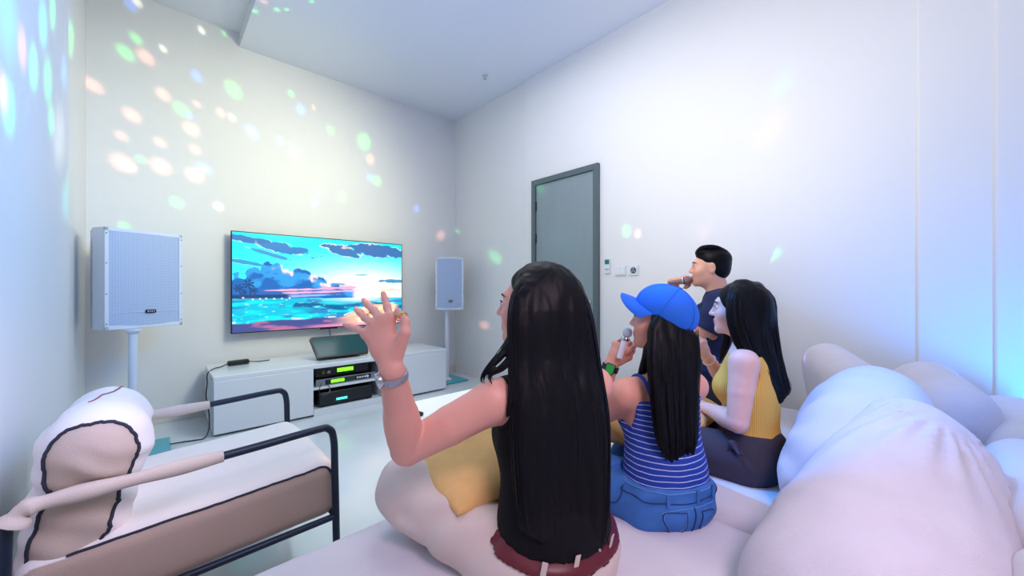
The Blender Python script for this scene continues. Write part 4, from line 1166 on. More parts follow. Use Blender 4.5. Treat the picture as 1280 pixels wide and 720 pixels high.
# ----------------------------------------------------------------- woman in the blue cap
def woman_cap():
    o = thing('person', 'woman in a blue cap and striped blue tank top with jeans, hand near her mouth', 'person', (1.25, .62, ST))
    th = 25
    T = frame(V3(math.sin(math.radians(th)), math.cos(math.radians(th)), 0), (.03, .05, 1))
    r, f, u = T.T
    pel = V3(1.245, .600, .462); che = V3(1.275, .628, .690); nb = V3(1.290, .645, .835)
    shL = V3(1.157, .700, .795); shR = V3(1.412, .580, .800)
    hc = V3(1.296, .640, 1.035); HR = frame(V3(-.27, .96, .12)); k = .92
    elb = W(738, 528, 1.44); wr = W(764, 456, 1.435)
    b = S(); head_sdf(b, hc, HR, k); neck_sdf(b, nb, hc, HR, k, .046)
    torso_sdf(b, pel, che, nb, shL, shR, T, .92)
    for q in (shL, shR): b.rc(nb-u*.01, q, .028, .036, .03)
    arm_sdf(b, shL, elb, wr, .98)
    elR, wrR = V3(1.50, .74, .63), V3(1.43, .91, .69)
    arm_sdf(b, shR, elR, wrR, .95)
    fist(b, wr+.1*(wr-elb)*.3, nrm(W(779, 430, 1.42)-wr), -FW*.8-RT*.5+V3(0, 0, .5), .95, 1)
    fist(b, wrR, V3(-.3, .9, -.1), V3(0, 0, 1), .92, -1, .5)
    hipL, hipR = pel-r*.08-u*.01, pel+r*.08-u*.01
    knL, anL = V3(1.12, .985, .515), V3(1.33, .97, .445); knR, anR = V3(1.62, .88, .515), V3(1.42, .86, .445)
    leg_sdf(b, hipL, knL, anL, .07, .052, .038); leg_sdf(b, hipR, knR, anR, .07, .052, .038)
    sdf_obj('body', b, .0036, M_skin, o, face_color(SK2, hc, HR, k))
    face_bits(o, hc, HR, k)
    # tank top
    t = S(); torso_sdf(t, pel, che, nb, shL, shR, T, .92, .010)
    t.el(pel+u*.09, V3(.130, .100, .12), T, .05)
    t.disp(lambda P: .005*(fbm(P*9, 3)-.45))
    t.clip(lambda P: .030-((P-pel)@u))
    nk = shL*.5+shR*.5+u*.030
    t.sub_el(nk-f*.075-u*.01, V3(.058, .09, .085), T, .01); t.sub_el(nk+f*.10-u*.02, V3(.058, .10, .09), T, .01)
    for sgn, q in ((-1, shL), (1, shR)):
        cc = q+r*sgn*.040-u*.03
        t.clip(lambda P, cc=cc: .070-np.sqrt((((P-cc)*V3(1, 1, .60))**2).sum(-1)))
    t.clip(lambda P: ((P-nk)@u)+.045)
    tk = sdf_obj('tank_top', t, .0045, stripe_mat('tank_stripes', (24, 62, 168), (186, 204, 240), .0165, .16, 2, bump=.0, wob=.012), o)
    sb = S(); torso_sdf(sb, pel, che, nb, shL, shR, T, .92, .001)
    for q in (shL, shR): sb.rc(nb-u*.01, q, .028, .036, .03)
    for sgn in (-1, 1):
        pts = [nk+r*sgn*.080-u*.06-f*.09, nk+r*sgn*.083-u*.02-f*.05, nk+r*sgn*.083+u*.02, nk+r*sgn*.080-u*.02+f*.06, nk+r*sgn*.075-u*.07+f*.09]
        P = sb.project(spline(pts, 40), .003)
        MB().tube(P, .0065, 10).build('strap', mat('tank_blue', (24, 62, 168), .8), tk, True)
    # jeans
    p = S()
    p.el(pel-u*.008, V3(.150, .124, .108), T, .02)
    p.rc(hipL+f*.02, knL, .098, .078, .05).sp(knL, .080, .03).rc(knL, anL, .080, .062, .035)
    p.rc(hipR+f*.02, knR, .098, .078, .05).sp(knR, .080, .03).rc(knR, anR, .080, .062, .035)
    p.rc(pel+u*.03, pel+u*.085, .001, .001, .02)
    p.el(pel+u*.045, V3(.143, .118, .08), T, .04)
    p.disp(lambda P: .013*(fbm(P*9+5, 3)-.45)+.0055*np.sin((P@nrm(V3(.3, .6, 1.)))*85+7*fbm(P*6, 2))*np.clip((fbm(P*5+4, 2)-.27)*4, 0, 1))
    c2 = pel+u*.078
    p.clip(lambda P: np.maximum(np.minimum((P-c2)@u, .07-(P-pel)@f), .365-P[..., 2]))
    M_den = mat('denim', (66, 128, 210), .85, bump=.4, bscale=500, mottle=.28, mscale=14)
    jn = sdf_obj('jeans', p, .0055, M_den, o)
    M_st = mat('denim_stitch', (30, 62, 116), .8); M_st2 = mat('denim_stitch_pale', (104, 150, 214), .8)
    def seam(name, pts, m, rad=.0018, n=60): MB().tube(p.project(spline(pts, n), .0012), rad, 6).build(name, m, jn, True)
    for hgt in (.070, .040): seam('waistband_seam', [pel+u*hgt+(math.cos(a)*r*.150-math.sin(a)*f*.124) for a in np.linspace(-.2, 3.3, 16)], M_st if hgt < .05 else M_st2, .0016, 120)
    for sgn in (-1, 1):
        a0 = [pel-f*.14+r*sgn*(.03+x)+u*z_ for x, z_ in ((0, .018), (0, -.045), (.035, -.065), (.07, -.045), (.07, .014), (0, .018))]
        seam('pocket_seam', a0, M_st, .0020, 110); seam('pocket_seam', [q*.94+(pel-f*.14+r*sgn*.065-u*.02)*.06 for q in a0], M_st2, .0011, 110)
    seam('yoke_seam', [pel-f*.13+r*x+u*(.030-.16*abs(x)*0+.0) for x in np.linspace(-.12, .12, 9)], M_st2, .0013)
    seam('centre_seam', [pel-f*.14+u*z_ for z_ in (.04, .0, -.05, -.09)], M_st, .002)
    seam('side_seam', [pel-r*.16+u*.06, pel-r*.17+u*.0+f*.02, (hipL+knL)/2-r*.1, knL-r*.08], M_st, .002)
    for a in (-.085, .02, .10):
        q0 = p.project(np.array([pel+u*.055-f*.13+r*a]), .003)[0]; nn = p.grad(np.array([q0]))[0]
        MB().box(q0, (.012, .044, .006), R=np.stack([nrm(np.cross(u, nn)), u, nn], 1), bev=.002).build('belt_loop', M_den, jn)
    # cap
    M_cap = mat('cap_blue', (28, 112, 228), .75, bump=.25, bscale=420, mottle=.06, mscale=12)
    M_cap2 = mat('cap_stitch', (20, 84, 186), .75)
    CR = HR@rotx(24); cc = hc+HR@(k*V3(0, -.012, .040))
    c = S().el(cc, V3(.093, .114, .094)*k*1.04, CR, .01)
    c.sub_el(cc, V3(.084, .105, .085)*k*1.04, CR, .002)
    c.clip(lambda P: -(((P-cc)@CR)[..., 2]+.020+.10*(((P-cc)@CR)[..., 1]+.02)*0))
    # opening above the rear strap
    c.sub_el(cc+CR@V3(0, -.120, -.026), V3(.034, .05, .022), CR, .003)
    c.disp(lambda P: .0006*np.sin(6*np.arctan2(((P-cc)@CR)[..., 0], ((P-cc)@CR)[..., 1])))
    cp = sdf_obj('cap', c, .0028, M_cap, o)
    # curved brim
    nb_ = 24; vv = []; 
    for lay in (0, 1):
        for i in range(nb_+1):
            a = math.radians(-78+156*i/nb_)
            for j in range(9):
                q = j/8; bx = .094*k*math.sin(a); by = .104*k*math.cos(a)
                e = .072*math.cos(a*.92)**.7
                x = bx+e*q*math.sin(a)*.30; y = by+e*q
                zc_ = -.018-.024*(x/.09)**2*q-.03*q*q*.3+(.0035 if lay == 0 else 0)
                vv.append(cc+CR@V3(x, y-.006, zc_+.010*(1-q)*0))
    ff = []; ro = (nb_+1)*9
    for i in range(nb_):
        for j in range(8):
            a0 = i*9+j; ff.append((a0, a0+1, a0+10, a0+9)); ff.append((ro+a0, ro+a0+9, ro+a0+10, ro+a0+1))
        ff.append((i*9+8, ro+i*9+8, ro+i*9+17, i*9+17)); ff.append((i*9, i*9+9, ro+i*9+9, ro+i*9))
    MB().add(vv, ff).build('brim', M_cap, cp, True)
    for q in range(6):
        a = math.radians(30+60*q)
        pts = [cc+CR@(V3(math.sin(a)*math.sin(t)*.0972, math.cos(a)*math.sin(t)*.119, math.cos(t)*.0982)*k) for t in np.linspace(.05, 1.72, 24)]
        MB().tube(pts, .0008, 6).build('panel_seam', M_cap2, cp, True)
    MB().lathe(cc+CR@V3(0, 0, .0965*k), [(0, .006), (.006, .005), (.008, 0)], 16, R=CR).build('button', M_cap, cp, True)
    MB().tube([cc+CR@V3(.094*k*math.sin(a), -.112*k*math.cos(a)*1.02, -.030) for a in np.linspace(-.5, .5, 14)], .007, 8).build('rear_strap', M_cap, cp, True)
    MB().box(cc+CR@V3(.012, -.118*k, -.030), (.016, .005, .018), R=CR, bev=.002).build('buckle', M_chrome, cp)
    # hair
    s = S(); s.el(hc+HR@V3(0, -.022, .010), V3(.080, .095, .088)*k, HR, .02)
    chs = []
    for i in range(6):
        a = i/5.0
        chs.append(CH((830+12*a, 385, 1.30, .018), (818+46*a, 412, 1.262+.02*a, .020), (817+50*a, 450, 1.225+.03*a, .019), (820+46*a, 500, 1.198+.03*a, .017), (826+40*a, 545, 1.185+.03*a, .014), (833+32*a, 573+7*math.sin(4*a), 1.185+.03*a, .005)))
    hair_sdf(s, chs, .018)
    lock = [CH((815, 400, 1.34, .014), (812, 435, 1.33, .015), (803, 465, 1.335, .013), (797, 500, 1.36, .012), (795, 535, 1.38, .007), (797, 545, 1.38, .003)),
            CH((812, 395, 1.36, .010), (812, 420, 1.355, .012), (808, 445, 1.34, .011), (806, 470, 1.33, .006))]
    hair_sdf(s, lock, .012)
    s.sub_el(hc+HR@V3(-.01, .125, -.03)*1.0, V3(.085, .085, .10), HR, .015)
    s.clip(lambda P: np.minimum(((P-cc)@CR)[..., 2]+.012, 1)-0.0)
    s.disp(lambda P: .009*(fbm(P*V3(52, 52, 2.0), 2)-.37))
    hr = sdf_obj('hair', s, .004, M_hair, o)
    strands('hair_strands', [c_[1:] for c_ in chs], hr, 45, .0010, 22, 13, 1.02, wob=.004)
    strands('hair_strands', [l_[1:] for l_ in lock], hr, 16, .0009, 16, 15, 1.0, wob=.003)
    fd = nrm(wr-elb)
    watch('smartwatch', wr-fd*.012, fd, -FW*.9-RT*.25+V3(0, 0, .1), o, M_black, mat('strap_black', (16, 18, 22), .6), mat('watch_lcd', (20, 60, 40), .15, emit=(40, 150, 70), estr=.5), r=.0275, square=True, wid=.022)
    microphone('white microphone held up to her mouth by the woman in the blue cap', W(774, 448, 1.395), W(783, 420, 1.40), mat('mic_white', (228, 232, 240), .3), mat('mic_white_mesh', (214, 222, 236), .5, bump=.6, bscale=600), None, .012, .017)
    return o
woman_cap()

# ----------------------------------------------------------------- woman in the yellow top
def woman_yellow():
    o = thing('person', 'woman with long dark hair in a yellow ribbed tank top and dark trousers', 'person', (1.80, .52, ST))
    th = -12
    T = frame(V3(math.sin(math.radians(th)), math.cos(math.radians(th)), 0), (.0, -.02, 1))
    r, f, u = T.T
    pel = V3(1.795, .500, .470); che = V3(1.815, .515, .730); nb = V3(1.822, .530, .895)
    shL = V3(1.678, .498, .858); shR = V3(1.956, .555, .858)
    hc = V3(1.822, .560, 1.062); HR = frame(V3(-.30, .95, .02)); k = .95
    elb = V3(1.628, .502, .638); wr = V3(1.755, .655, .630)
    elR = V3(2.08, .70, .690); wrR = W(884, 447, 1.86)
    b = S(); head_sdf(b, hc, HR, k); neck_sdf(b, nb, hc, HR, k, .046)
    torso_sdf(b, pel, che, nb, shL, shR, T, .96)
    for q in (shL, shR): b.rc(nb-u*.01, q, .028, .036, .03)
    arm_sdf(b, shL, elb, wr, 1.0); arm_sdf(b, shR, elR, wrR, .92)
    fist(b, wr, V3(.5, .85, -.05), V3(-.2, .1, 1), .92, 1, .6)
    fist(b, wrR+.1*(wrR-elR)*.3, nrm(W(869, 414, 1.86)-wrR), -FW*.9+RT*.4, .95, -1, .85)
    hipL, hipR = pel-r*.08-u*.01, pel+r*.08-u*.01
    knL, anL = V3(1.62, .90, .51), V3(1.84, .94, .445); knR, anR = V3(2.10, .93, .51), V3(1.94, .83, .445)
    leg_sdf(b, hipL, knL, anL, .07, .052, .038); leg_sdf(b, hipR, knR, anR, .07, .052, .038)
    sdf_obj('body', b, .0036, M_skin, o, face_color(SK3, hc, HR, k))
    face_bits(o, hc, HR, k)
    t = S(); torso_sdf(t, pel, che, nb, shL, shR, T, .96, .011, 1.08)
    t.rc(shL+(nb-shL)*.35, shR+(nb-shR)*.35, .034, .034, .03)
    t.disp(lambda P: .005*(fbm(P*9+3, 3)-.45))
    t.clip(lambda P: .085-((P-pel)@u))
    nk = (shL+shR)/2+u*.03
    t.sub_el(nk+f*.10-u*.0, V3(.062, .10, .07), T, .01); t.sub_el(nk-f*.08+u*.01, V3(.066, .09, .06), T, .01)
    for sgn, q in ((-1, shL), (1, shR)):
        cc = q+r*sgn*.030-u*.025
        t.clip(lambda P, cc=cc: .072-np.sqrt((((P-cc)*V3(1, 1, .62))**2).sum(-1)))
    t.clip(lambda P: ((P-nk)@u)+.006)
    sdf_obj('ribbed_top', t, .0045, ymat(T), o)
    p = S()
    p.el(pel-u*.008, V3(.152, .126, .110), T, .02)
    p.el(pel+u*.075, V3(.130, .104, .08), T, .05)
    p.rc(hipL+f*.02, knL, .100, .080, .05).sp(knL, .082, .03).rc(knL, anL, .082, .064, .035)
    p.rc(hipR+f*.02, knR, .100, .080, .05).sp(knR, .082, .03).rc(knR, anR, .082, .064, .035)
    p.disp(lambda P: .010*(fbm(P*8+12, 3)-.45)+.005*np.sin((P@nrm(V3(.6, .5, 1.)))*70+7*fbm(P*6+2, 2))*np.clip((fbm(P*5+14, 2)-.27)*4, 0, 1))
    p.clip(lambda P: np.maximum(np.minimum((P-pel)@u-.118, .13-(P-pel)@f), .37-P[..., 2]))
    M_dk = mat('trouser_charcoal', (62, 56, 72), .8, bump=.2, bscale=350, mottle=.12, mscale=10)
    tr = sdf_obj('trousers', p, .0055, M_dk, o)
    kn = S(); kc = p.project(np.array([pel-r*.13+u*.06+f*.05]), .008)[0]
    kn.sp(kc, .016, .01).rc(kc, kc+V3(-.03, -.03, -.02), .010, .006, .01).rc(kc, kc+V3(.0, -.06, -.05), .009, .004, .01).rc(kc, kc+V3(-.01, .03, -.05), .009, .004, .01)
    sdf_obj('waist_knot', kn, .003, M_dk, tr, pad=.01)
    s = S(); s.el(hc+HR@V3(0, -.016, .030), V3(.087, .106, .094)*k, HR, .02); s.el(hc+HR@V3(0, -.05, -.02), V3(.08, .078, .10)*k, HR, .03)
    chs = []
    for i in range(7):
        a = i/6.0
        chs.append(CH((922+10*a, 357, 1.62, .016), (917+42*a, 372, 1.56+.05*a, .022), (918+46*a, 405, 1.535+.05*a, .022), (932+38*a, 440, 1.52+.04*a, .020), (950+28*a, 470, 1.51+.03*a, .016), (964+20*a, 488+8*math.sin(4*a), 1.51+.03*a, .010), (968+18*a, 498+6*math.sin(5*a), 1.51+.03*a, .003)))
    for fx, zz in ((.078, -.01), (.074, -.045), (.060, -.07)): chs.append(np.array([list(hc+HR@V3(.02, zz-.0, .098))+[.014], list(hc+HR@V3(fx*.85, zz, .065))+[.020], list(hc+HR@V3(fx*1.12, zz-.005, -.02))+[.022], list(hc+HR@V3(fx*1.15, zz-.01, -.11))+[.020], list(hc+HR@V3(fx*1.1, zz-.02, -.20))+[.014], list(hc+HR@V3(fx*1.05, zz-.02, -.27))+[.004]]))
    hair_sdf(s, chs, .02)
    lock = [CH((912, 375, 1.60, .014), (910, 400, 1.70, .016), (908, 425, 1.72, .016), (903, 440, 1.73, .012), (899, 455, 1.74, .004)),
            CH((916, 372, 1.58, .012), (914, 395, 1.56, .014), (917, 420, 1.55, .012), (922, 436, 1.545, .005))]
    hair_sdf(s, lock, .012)
    s.sub_el(hc+HR@V3(-.02, .120, -.035), V3(.085, .078, .105)*k, HR, .015)
    s.disp(lambda P: .009*(fbm(P*V3(48, 48, 2.0), 2)-.37))
    hr = sdf_obj('hair', s, .0042, M_hair, o)
    strands('hair_strands', chs, hr, 40, .0011, 22, 23, 1.02, wob=.006)
    strands('hair_strands', lock, hr, 14, .0010, 16, 25, 1.0, wob=.003)
    fd = nrm(wrR-elR); q = wrR-fd*.02; e1 = nrm(np.cross(fd, FW)); e2 = np.cross(fd, e1)
    MB().tube([q+.029*(math.cos(a)*e1+math.sin(a)*e2) for a in np.linspace(0, 2*math.pi, 31)[:-1]], .0032, 8, closed=True).build('bracelet', mat('bracelet_cream', (240, 224, 206), .35), o, True)
    return o
def ymat(T):
    m = stripe_mat('yellow_rib', (244, 192, 92), (222, 164, 66), .0075, .40, 0, .85)
    nt = m.node_tree
    for n in nt.nodes:
        if n.type == 'SEPXYZ': sp = n
        if n.type == 'TEX_COORD': tc = n
    s2 = nt.nodes.new('ShaderNodeSeparateXYZ'); nt.links.new(tc.outputs['Object'], s2.inputs[0])
    at = nt.nodes.new('ShaderNodeMath'); at.operation = 'ARCTAN2'; nt.links.new(s2.outputs[1], at.inputs[0]); nt.links.new(s2.outputs[0], at.inputs[1])
    mu = nt.nodes.new('ShaderNodeMath'); mu.operation = 'MULTIPLY'; mu.inputs[1].default_value = .1313; nt.links.new(at.outputs[0], mu.inputs[0])
    cb = nt.nodes.new('ShaderNodeCombineXYZ'); nt.links.new(mu.outputs[0], cb.inputs[0]); nt.links.new(cb.outputs[0], sp.inputs[0])
    return m
woman_yellow()

# ----------------------------------------------------------------- man with the microphone
def man():
    o = thing('person', 'man with short black hair in a navy shirt singing into a microphone', 'person', (2.52, .86, ST+.02))
    th = -19
    T = frame(V3(math.sin(math.radians(th)), math.cos(math.radians(th)), 0), (.0, .0, 1))
    r, f, u = T.T
    pel = V3(2.535, .845, .500); che = V3(2.520, .865, .860); nb = V3(2.515, .880, 1.105)
    shL = V3(2.335, .815, 1.060); shR = V3(2.69, .945, 1.060)
    hc = V3(2.478, .918, 1.272); HR = frame(V3(-.42, .905, .05)); k = 1.0
    elb = V3(2.27, .94, .83); wr = V3(2.40, 1.12, .78)
    elR = V3(2.70, 1.13, .90); wrR = W(840, 353, 2.50)
    b = S(); head_sdf(b, hc, HR, k, True, True); neck_sdf(b, nb, hc, HR, k, .060)
    torso_sdf(b, pel, che, nb, shL, shR, T, 1.12, 0, 0)
    arm_sdf(b, shL, elb, wr, 1.15); arm_sdf(b, shR, elR, wrR, 1.12)
    ma, mb_ = W(838, 352.5, 2.46), W(857, 350.5, 2.40)
    fist(b, wrR, nrm(W(853, 350, 2.46)-wrR), -FW*.6+V3(0, 0, .8), 1.05, -1, .95)
    fist(b, wr, V3(.2, .95, 0), V3(0, 0, 1), 1.0, 1, .6)
    hipL, hipR = pel-r*.1, pel+r*.1
    knL, anL = V3(2.30, 1.28, .50), V3(2.28, 1.32, .09); knR, anR = V3(2.62, 1.32, .50), V3(2.62, 1.36, .09)
    leg_sdf(b, hipL, knL, anL, .085, .062, .045); leg_sdf(b, hipR, knR, anR, .085, .062, .045)
    sdf_obj('body', b, .004, M_skin, o, face_color(SK4, hc, HR, k, (196, 110, 104)))
    face_bits(o, hc, HR, k)
    M_nv = mat('navy_jersey', (22, 40, 92), .8, bump=.25, bscale=350, mottle=.1, mscale=8)
    t = S(); torso_sdf(t, pel, che, nb, shL, shR, T, 1.14, .016, 0, 1.12)
    t.rc(shL+(nb-shL)*.2, shR+(nb-shR)*.2, .060, .060, .04); t.rc(nb-u*.05, nb+u*.008, .085, .068, .03)
    t.rc(shL, shL+(elb-shL)*.62, .068, .066, .04).rc(shR, shR+(elR-shR)*.62, .068, .066, .04)
    t.disp(lambda P: .010*(fbm(P*8+31, 3)-.45)+.003*np.sin(P@nrm(V3(.4, .2, 1))*70+6*fbm(P*6, 2)))
    for q, e in ((shL, elb), (shR, elR)):
        d = nrm(e-q); c_ = q+(e-q)*.60
        t.clip(lambda P, d=d, c_=c_, q=q: np.where(np.linalg.norm(P-c_, axis=-1) < .11, (P-c_)@d, -1))
    t.clip(lambda P: (pel[2]-.09)-P[..., 2])
    sh = sdf_obj('polo_shirt', t, .0055, M_nv, o)
    # collar band and placket
    cl = S(); cl.rc(nb-u*.010, nb+u*.032+f*-.006, .076, .066, .01)
    cl.post.append(lambda P, F: np.maximum(F, -(F+.006)))
    cl.clip(lambda P: np.maximum((P-nb-u*.028)@nrm(u-f*.35), -((P-nb+u*.012)@u)))
    sdf_obj('collar', cl, .003, mat('navy_rib', (16, 26, 60), .8), sh)
    p = S(); p.el(pel, V3(.185, .145, .12), T, .02)
    p.rc(hipL, knL, .105, .080, .05).rc(knL, anL+V3(0, 0, .03), .080, .06, .03); p.rc(hipR, knR, .105, .080, .05).rc(knR, anR+V3(0, 0, .03), .080, .06, .03)
    p.disp(lambda P: .008*(fbm(P*8+41, 3)-.45)); p.clip(lambda P: np.minimum((P-pel)@u-.07, .06-(P-pel)@f))
    sdf_obj('trousers', p, .007, mat('trouser_black', (34, 36, 46), .8, bump=.2, bscale=350), o)
    for an in (anL, anR):
        q = S().rc(an+V3(-.01, -.03, -.045), an+V3(-.03, .16, -.055), .040, .030, .03); q.clip(lambda P: .004-P[..., 2])
        sdf_obj('shoe', q, .006, M_black, o)
    s = S(); s.el(hc+HR@V3(0, -.020, .052), V3(.080, .097, .078), HR, .02); s.el(hc+HR@V3(0, -.045, .0), V3(.078, .069, .075), HR, .02)
    s.el(hc+HR@V3(0, .040, .092), V3(.062, .046, .030), HR, .02)
    s.disp(lambda P: .004*(fbm((P-hc)@HR*V3(60, 16, 60), 3)-.45)+.006*(fbm(P*22, 2)-.45))
    s.sub_el(hc+HR@V3(0, .125, -.015), V3(.10, .085, .088), HR, .012)
    for q in (-1, 1): s.sub_el(hc+HR@V3(.090*q, .012, -.030), V3(.035, .045, .060), HR, .012)
    s.clip(lambda P: -(((P-hc)@HR)[..., 2]+.060))
    hr = sdf_obj('hair', s, .0035, M_hair, o)
    g = np.random.default_rng(4); tf = []
    for i in range(7):
        a = -.055+.11*i/6
        tf.append(np.array([list(hc+HR@V3(a*.6, -.08, .095))+[.010], list(hc+HR@V3(a, -.02, .124))+[.008], list(hc+HR@V3(a*1.05, .05, .117))+[.009], list(hc+HR@V3(a*.9, .083, .093))+[.005]]))
    strands('hair_strands', tf, hr, 22, .0011, 14, 33, 1.0, wob=.003)
    microphone('microphone with a rosy grey grille held to the mouth of the man in navy', W(836, 353.5, 2.475), mb_, mat('mic_dark', (150, 120, 116), .35, metal=.4), mat('mic_mesh_rose', (150, 118, 116), .4, metal=.3, bump=.8, bscale=600), None, .016, .0255)
man()
# ================================================================= light
def light(kind, loc, target, energy, col, size=.3, spot=70, blend=1.0, name='lamp', sizey=None):
    l = bpy.data.lights.new(name, kind); l.energy = energy; l.color = col
    if kind == 'AREA':
        l.size = size
        if sizey: l.shape = 'RECTANGLE'; l.size_y = sizey
    else: l.shadow_soft_size = size
    if kind == 'SPOT': l.spot_size = math.radians(spot); l.spot_blend = blend
    o = bpy.data.objects.new(name, l); COL.objects.link(o); o.location = [float(x) for x in loc]
    if target is not None:
        o.rotation_euler = (Vector([float(x) for x in target])-o.location).to_track_quat('-Z', 'Y').to_euler()
    return o
wd = bpy.data.worlds.new('room_world'); SC.world = wd; wd.use_nodes = True
wd.node_tree.nodes['Background'].inputs['Color'].default_value = (.5, .6, .8, 1); wd.node_tree.nodes['Background'].inputs['Strength'].default_value = .3
light('AREA', (1.6, 2.2, 3.38), (1.6, 2.2, 0), 16, (.95, .95, 1.0), 1.4, name='ceiling_fill_area')  # unseen soft fill added under the ceiling, no fixture modelled
light('AREA', (1.6, -.4, 3.38), (1.6, -.4, 0), 8, (.93, .92, 1.0), 1.4, name='ceiling_fill_area')  # second unseen fill, added above the sofa
light('SPOT', (1.2, 1.0, 2.2), (3.0, 1.0, 2.1), 58, (1.0, .94, .86), .35, 115, name='wall_fill_spot')  # unseen spot added to brighten the right wall
light('SPOT', (1.4, 1.9, 2.6), (.75, 4.45, 2.0), 128, (.99, 1.0, .66), .3, 88, name='wall_fill_spot')  # unseen warm spot added to brighten the television wall
light('SPOT', (2.35, -.8, .45), (3.0, -.28, .5), 75, (.0, .25, 1.0), .15, 130, name='blue_led_lamp')
light('SPOT', (2.0, -1.2, 1.5), (3.0, -.5, 1.5), 18, (.05, .28, 1.0), .2, 120, name='blue_led_lamp')
light('SPOT', (.9, .6, 2.3), (-.39, 2.0, 1.85), 135, (.0, .34, 1.0), .25, 85, name='blue_led_lamp')
light('SPOT', (.35, .9, 1.3), (-.39, 2.0, .45), 26, (.95, .75, 1.0), .25, 62, name='unseen_pink_spot')
light('SPOT', (1.0, 1.3, 2.7), (1.76, .20, .42), 170, (.0, .30, 1.0), .05, 23, .5, name='blue_led_lamp')
light('SPOT', (1.75, -.75, 1.9), (1.98, .2, .6), 40, (.0, .26, 1.0), .12, 34, .6, name='blue_led_lamp')
light('SPOT', (.3, -.7, 2.2), (1.0, .5, .6), 72, (1.0, .72, .90), .3, 66, name='unseen_pink_spot')  # unseen key spot added for the sofa, backs and near cushion
light('SPOT', (1.5, 2.4, 2.9), (1.15, 3.2, 0), 75, (.70, .95, 1.0), .2, 72, name='cyan_fill_spot')  # unseen spot added to brighten the cabinet and floor
light('SPOT', (1.45, 1.75, 3.3), (1.45, 1.75, 0), 60, (1.0, .98, .95), .1, 42, .7, name='table_fill_spot')  # unseen spot added to whiten the coffee table and lift the faces
light('SPOT', (1.3, 2.2, 1.2), (1.5, 2.0, 3.43), 36, (.35, .45, 1.0), .3, 140, name='blue_led_lamp')

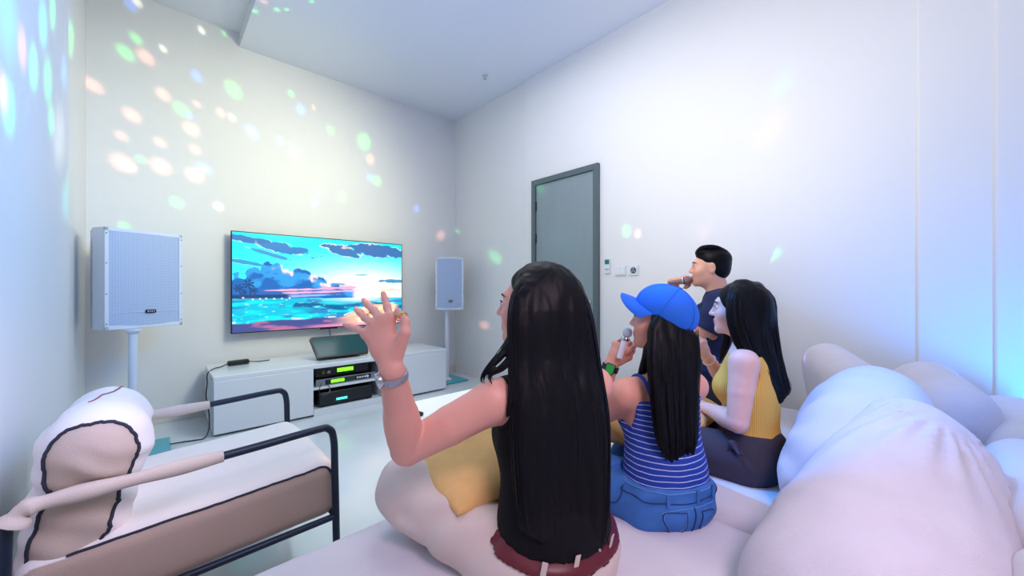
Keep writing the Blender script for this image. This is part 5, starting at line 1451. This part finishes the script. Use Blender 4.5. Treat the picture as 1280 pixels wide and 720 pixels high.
# ---------------------------------------------------------------- disco projector: one small lamp behind a patterned lens
PR = V3(1.75, 1.72, .64)
def ray(px, py): return nrm(W(px, py, 1)-CAM)
def hit(px, py, pl):
    d = ray(px, py)
    if pl == 't': k = (YT-CAM[1])/d[1]
    elif pl == 'l': k = (XL+.035-CAM[0])/d[0]
    elif pl == 'r': k = (XRF-CAM[0])/d[0]
    elif pl == 'c': k = (ZC-CAM[2])/d[2]
    elif pl == 's': k = (.45-CAM[2])/d[2]
    else: k = (0-CAM[2])/d[2]
    return CAM+d*k
PK, GR, BL, WH, CY = (1, .62, .50), (.25, 1, .35), (.15, .45, 1), (1, 1, .9), (.1, 1, .85)
dots = [  # px, py, radius px, colour, plane, gain
 (117, 107, 8, PK, 't', 1), (182, 71, 8, PK, 't', 1), (204, 118, 7, PK, 't', 1), (165, 144, 8, PK, 't', 1), (239, 161, 8, PK, 't', 1), (152, 170, 6, PK, 't', .7), (200, 178, 6, PK, 't', .7),
 (154, 204, 11, PK, 't', 1), (201, 208, 10, PK, 't', .9), (243, 219, 9, PK, 't', .9), (244, 187, 6, PK, 't', .6), (246, 130, 4, PK, 't', .7), (276, 141, 5, PK, 't', .8), (392, 134, 3, PK, 't', .7),
 (157, 66, 8, GR, 't', 1), (292, 112, 9, GR, 't', 1), (227, 137, 8, GR, 't', .8), (170, 48, 6, GR, 't', .8), (221, 253, 7, GR, 't', .8), (368, 190, 9, GR, 't', 1), (455, 177, 9, GR, 't', 1), (427, 246, 6, GR, 't', .9), (471, 226, 6, GR, 't', 1), (176, 199, 5, GR, 't', .8), (364, 117, 4, GR, 't', .8), (413, 163, 5, GR, 't', .7), (280, 42, 3, GR, 't', .8), (155, 282, 6, GR, 't', .6), (571, 287, 3, GR, 't', .9),
 (246, 95, 6, BL, 't', 1.2), (315, 165, 7, BL, 't', 2.0), (255, 211, 7, BL, 't', 2.0), (376, 137, 6, BL, 't', 1.4), (237, 145, 4, BL, 't', 1.0), (163, 6, 6, BL, 't', 1.0), (393, 253, 5, BL, 't', 1.3), (462, 222, 5, BL, 't', 1.2), (350, 175, 5, BL, 't', .8), (521, 260, 5, BL, 't', .7), (398, 241, 4, BL, 't', .7),
 (273, 258, 5, WH, 't', 1.3), (290, 147, 4, WH, 't', 1.2), (162, 208, 5, WH, 't', 1.2), (204, 61, 4, WH, 't', .9), (252, 38, 4, WH, 't', 1.0), (463, 199, 6, PK, 't', .8), (551, 294, 7, PK, 't', .5), (315, 165, 3, WH, 't', 1.5), (255, 211, 3, WH, 't', 1.5), (171, 2, 5, WH, 't', 1.0),
 (11, 134, 5, CY, 'l', 1.0), (28, 60, 4, PK, 'l', .8), (42, 85, 4, GR, 'l', 1.2), (60, 100, 4, GR, 'l', 1.0), (54, 30, 4, CY, 'l', 1.0), (80, 90, 3, BL, 'l', 1.5), (98, 55, 3, GR, 'l', 1.4), (92, 118, 2.5, GR, 'l', 1.2), (66, 14, 3, GR, 'l', 1.4), (94, 36, 2.5, BL, 'l', 1.2), (4, 115, 4, PK, 'l', .8), (64, 150, 3, GR, 'l', .9), (88, 230, 3, GR, 'l', .7), (74, 170, 6, WH, 'l', .35), (82, 250, 4, CY, 'l', .35), (10, 20, 8, CY, 'l', .4),
 (318, 14, 4, GR, 'c', 1.2), (346, 12, 4, GR, 'c', 1.0), (358, 12, 3, GR, 'c', 1.2), (390, 2, 3, GR, 'c', 1.2), (330, 2, 5, PK, 'c', .6),
 (619, 323, 9, GR, 'r', .7), (606, 407, 6, PK, 'r', .9), (783, 289, 7, GR, 'r', .9), (797, 292, 5, PK, 'r', 1.3), (965, 318, 9, GR, 'r', .7), (965, 160, 16, PK, 'r', .22), (978, 104, 14, CY, 'r', .18), (880, 290, 10, PK, 'r', .18), (1163, 320, 18, PK, 'r', .45), (1165, 450, 26, (.25, .35, 1), 'r', .35), (1040, 372, 9, BL, 'r', .5), (675, 232, 7, GR, 'r', .8), (1195, 440, 10, PK, 'r', .2), (700, 300, 20, CY, 'r', .10),
 (345, 597, 22, PK, 's', .35), (470, 560, 22, GR, 'f', .35), (445, 548, 14, CY, 'f', .4)]
pj = light('POINT', PR, None, 1.0, (1, 1, 1), .004, name='disco_projector_lamp')
pj.data.use_nodes = True
nt = pj.data.node_tree; N = nt.nodes; L = nt.links
em = N['Emission']; tcn = N.new('ShaderNodeTexCoord'); src = tcn.outputs['Normal']
acc = None
for (px, py, r, c, pl, gain) in dots:
    T = hit(px, py, pl); dv = T-PR; dist = np.linalg.norm(dv); dn = dv/dist
    zc = float((T-CAM)@FW)
    rad = r*zc/FPX*(1.05 if pl != 'l' else 7.0); ang = rad/dist
    dp = N.new('ShaderNodeVectorMath'); dp.operation = 'DISTANCE'; dp.inputs[1].default_value = dn
    L.new(src, dp.inputs[0])
    mr = N.new('ShaderNodeMapRange'); mr.interpolation_type = 'SMOOTHSTEP'
    mr.inputs['From Min'].default_value = ang*1.25; mr.inputs['From Max'].default_value = ang*.2; mr.inputs['To Min'].default_value = 0; mr.inputs['To Max'].default_value = gain*dist*dist
    L.new(dp.outputs['Value'], mr.inputs['Value'])
    sc = N.new('ShaderNodeVectorMath'); sc.operation = 'SCALE'; sc.inputs[0].default_value = [x**2.0 for x in c]; L.new(mr.outputs['Result'], sc.inputs['Scale'])
    if acc is None: acc = sc.outputs['Vector']
    else:
        ad = N.new('ShaderNodeVectorMath'); ad.operation = 'ADD'; L.new(acc, ad.inputs[0]); L.new(sc.outputs['Vector'], ad.inputs[1]); acc = ad.outputs['Vector']
L.new(acc, em.inputs['Color']); em.inputs['Strength'].default_value = 34.0

# ================================================================= camera and view
cd = bpy.data.cameras.new('camera'); cam = bpy.data.objects.new('camera', cd); COL.objects.link(cam)
cd.sensor_width = 36; cd.lens = 36*FPX/1280; cd.clip_start = .02
cam.location = (0, 0, CAMH); cam.rotation_euler = (math.radians(90), 0, math.radians(-YAW))
SC.camera = cam
SC.view_settings.view_transform = 'Standard'; SC.view_settings.look = 'None'; SC.view_settings.gamma = 1; SC.view_settings.use_curve_mapping = False
SC.view_settings.exposure = 0.38
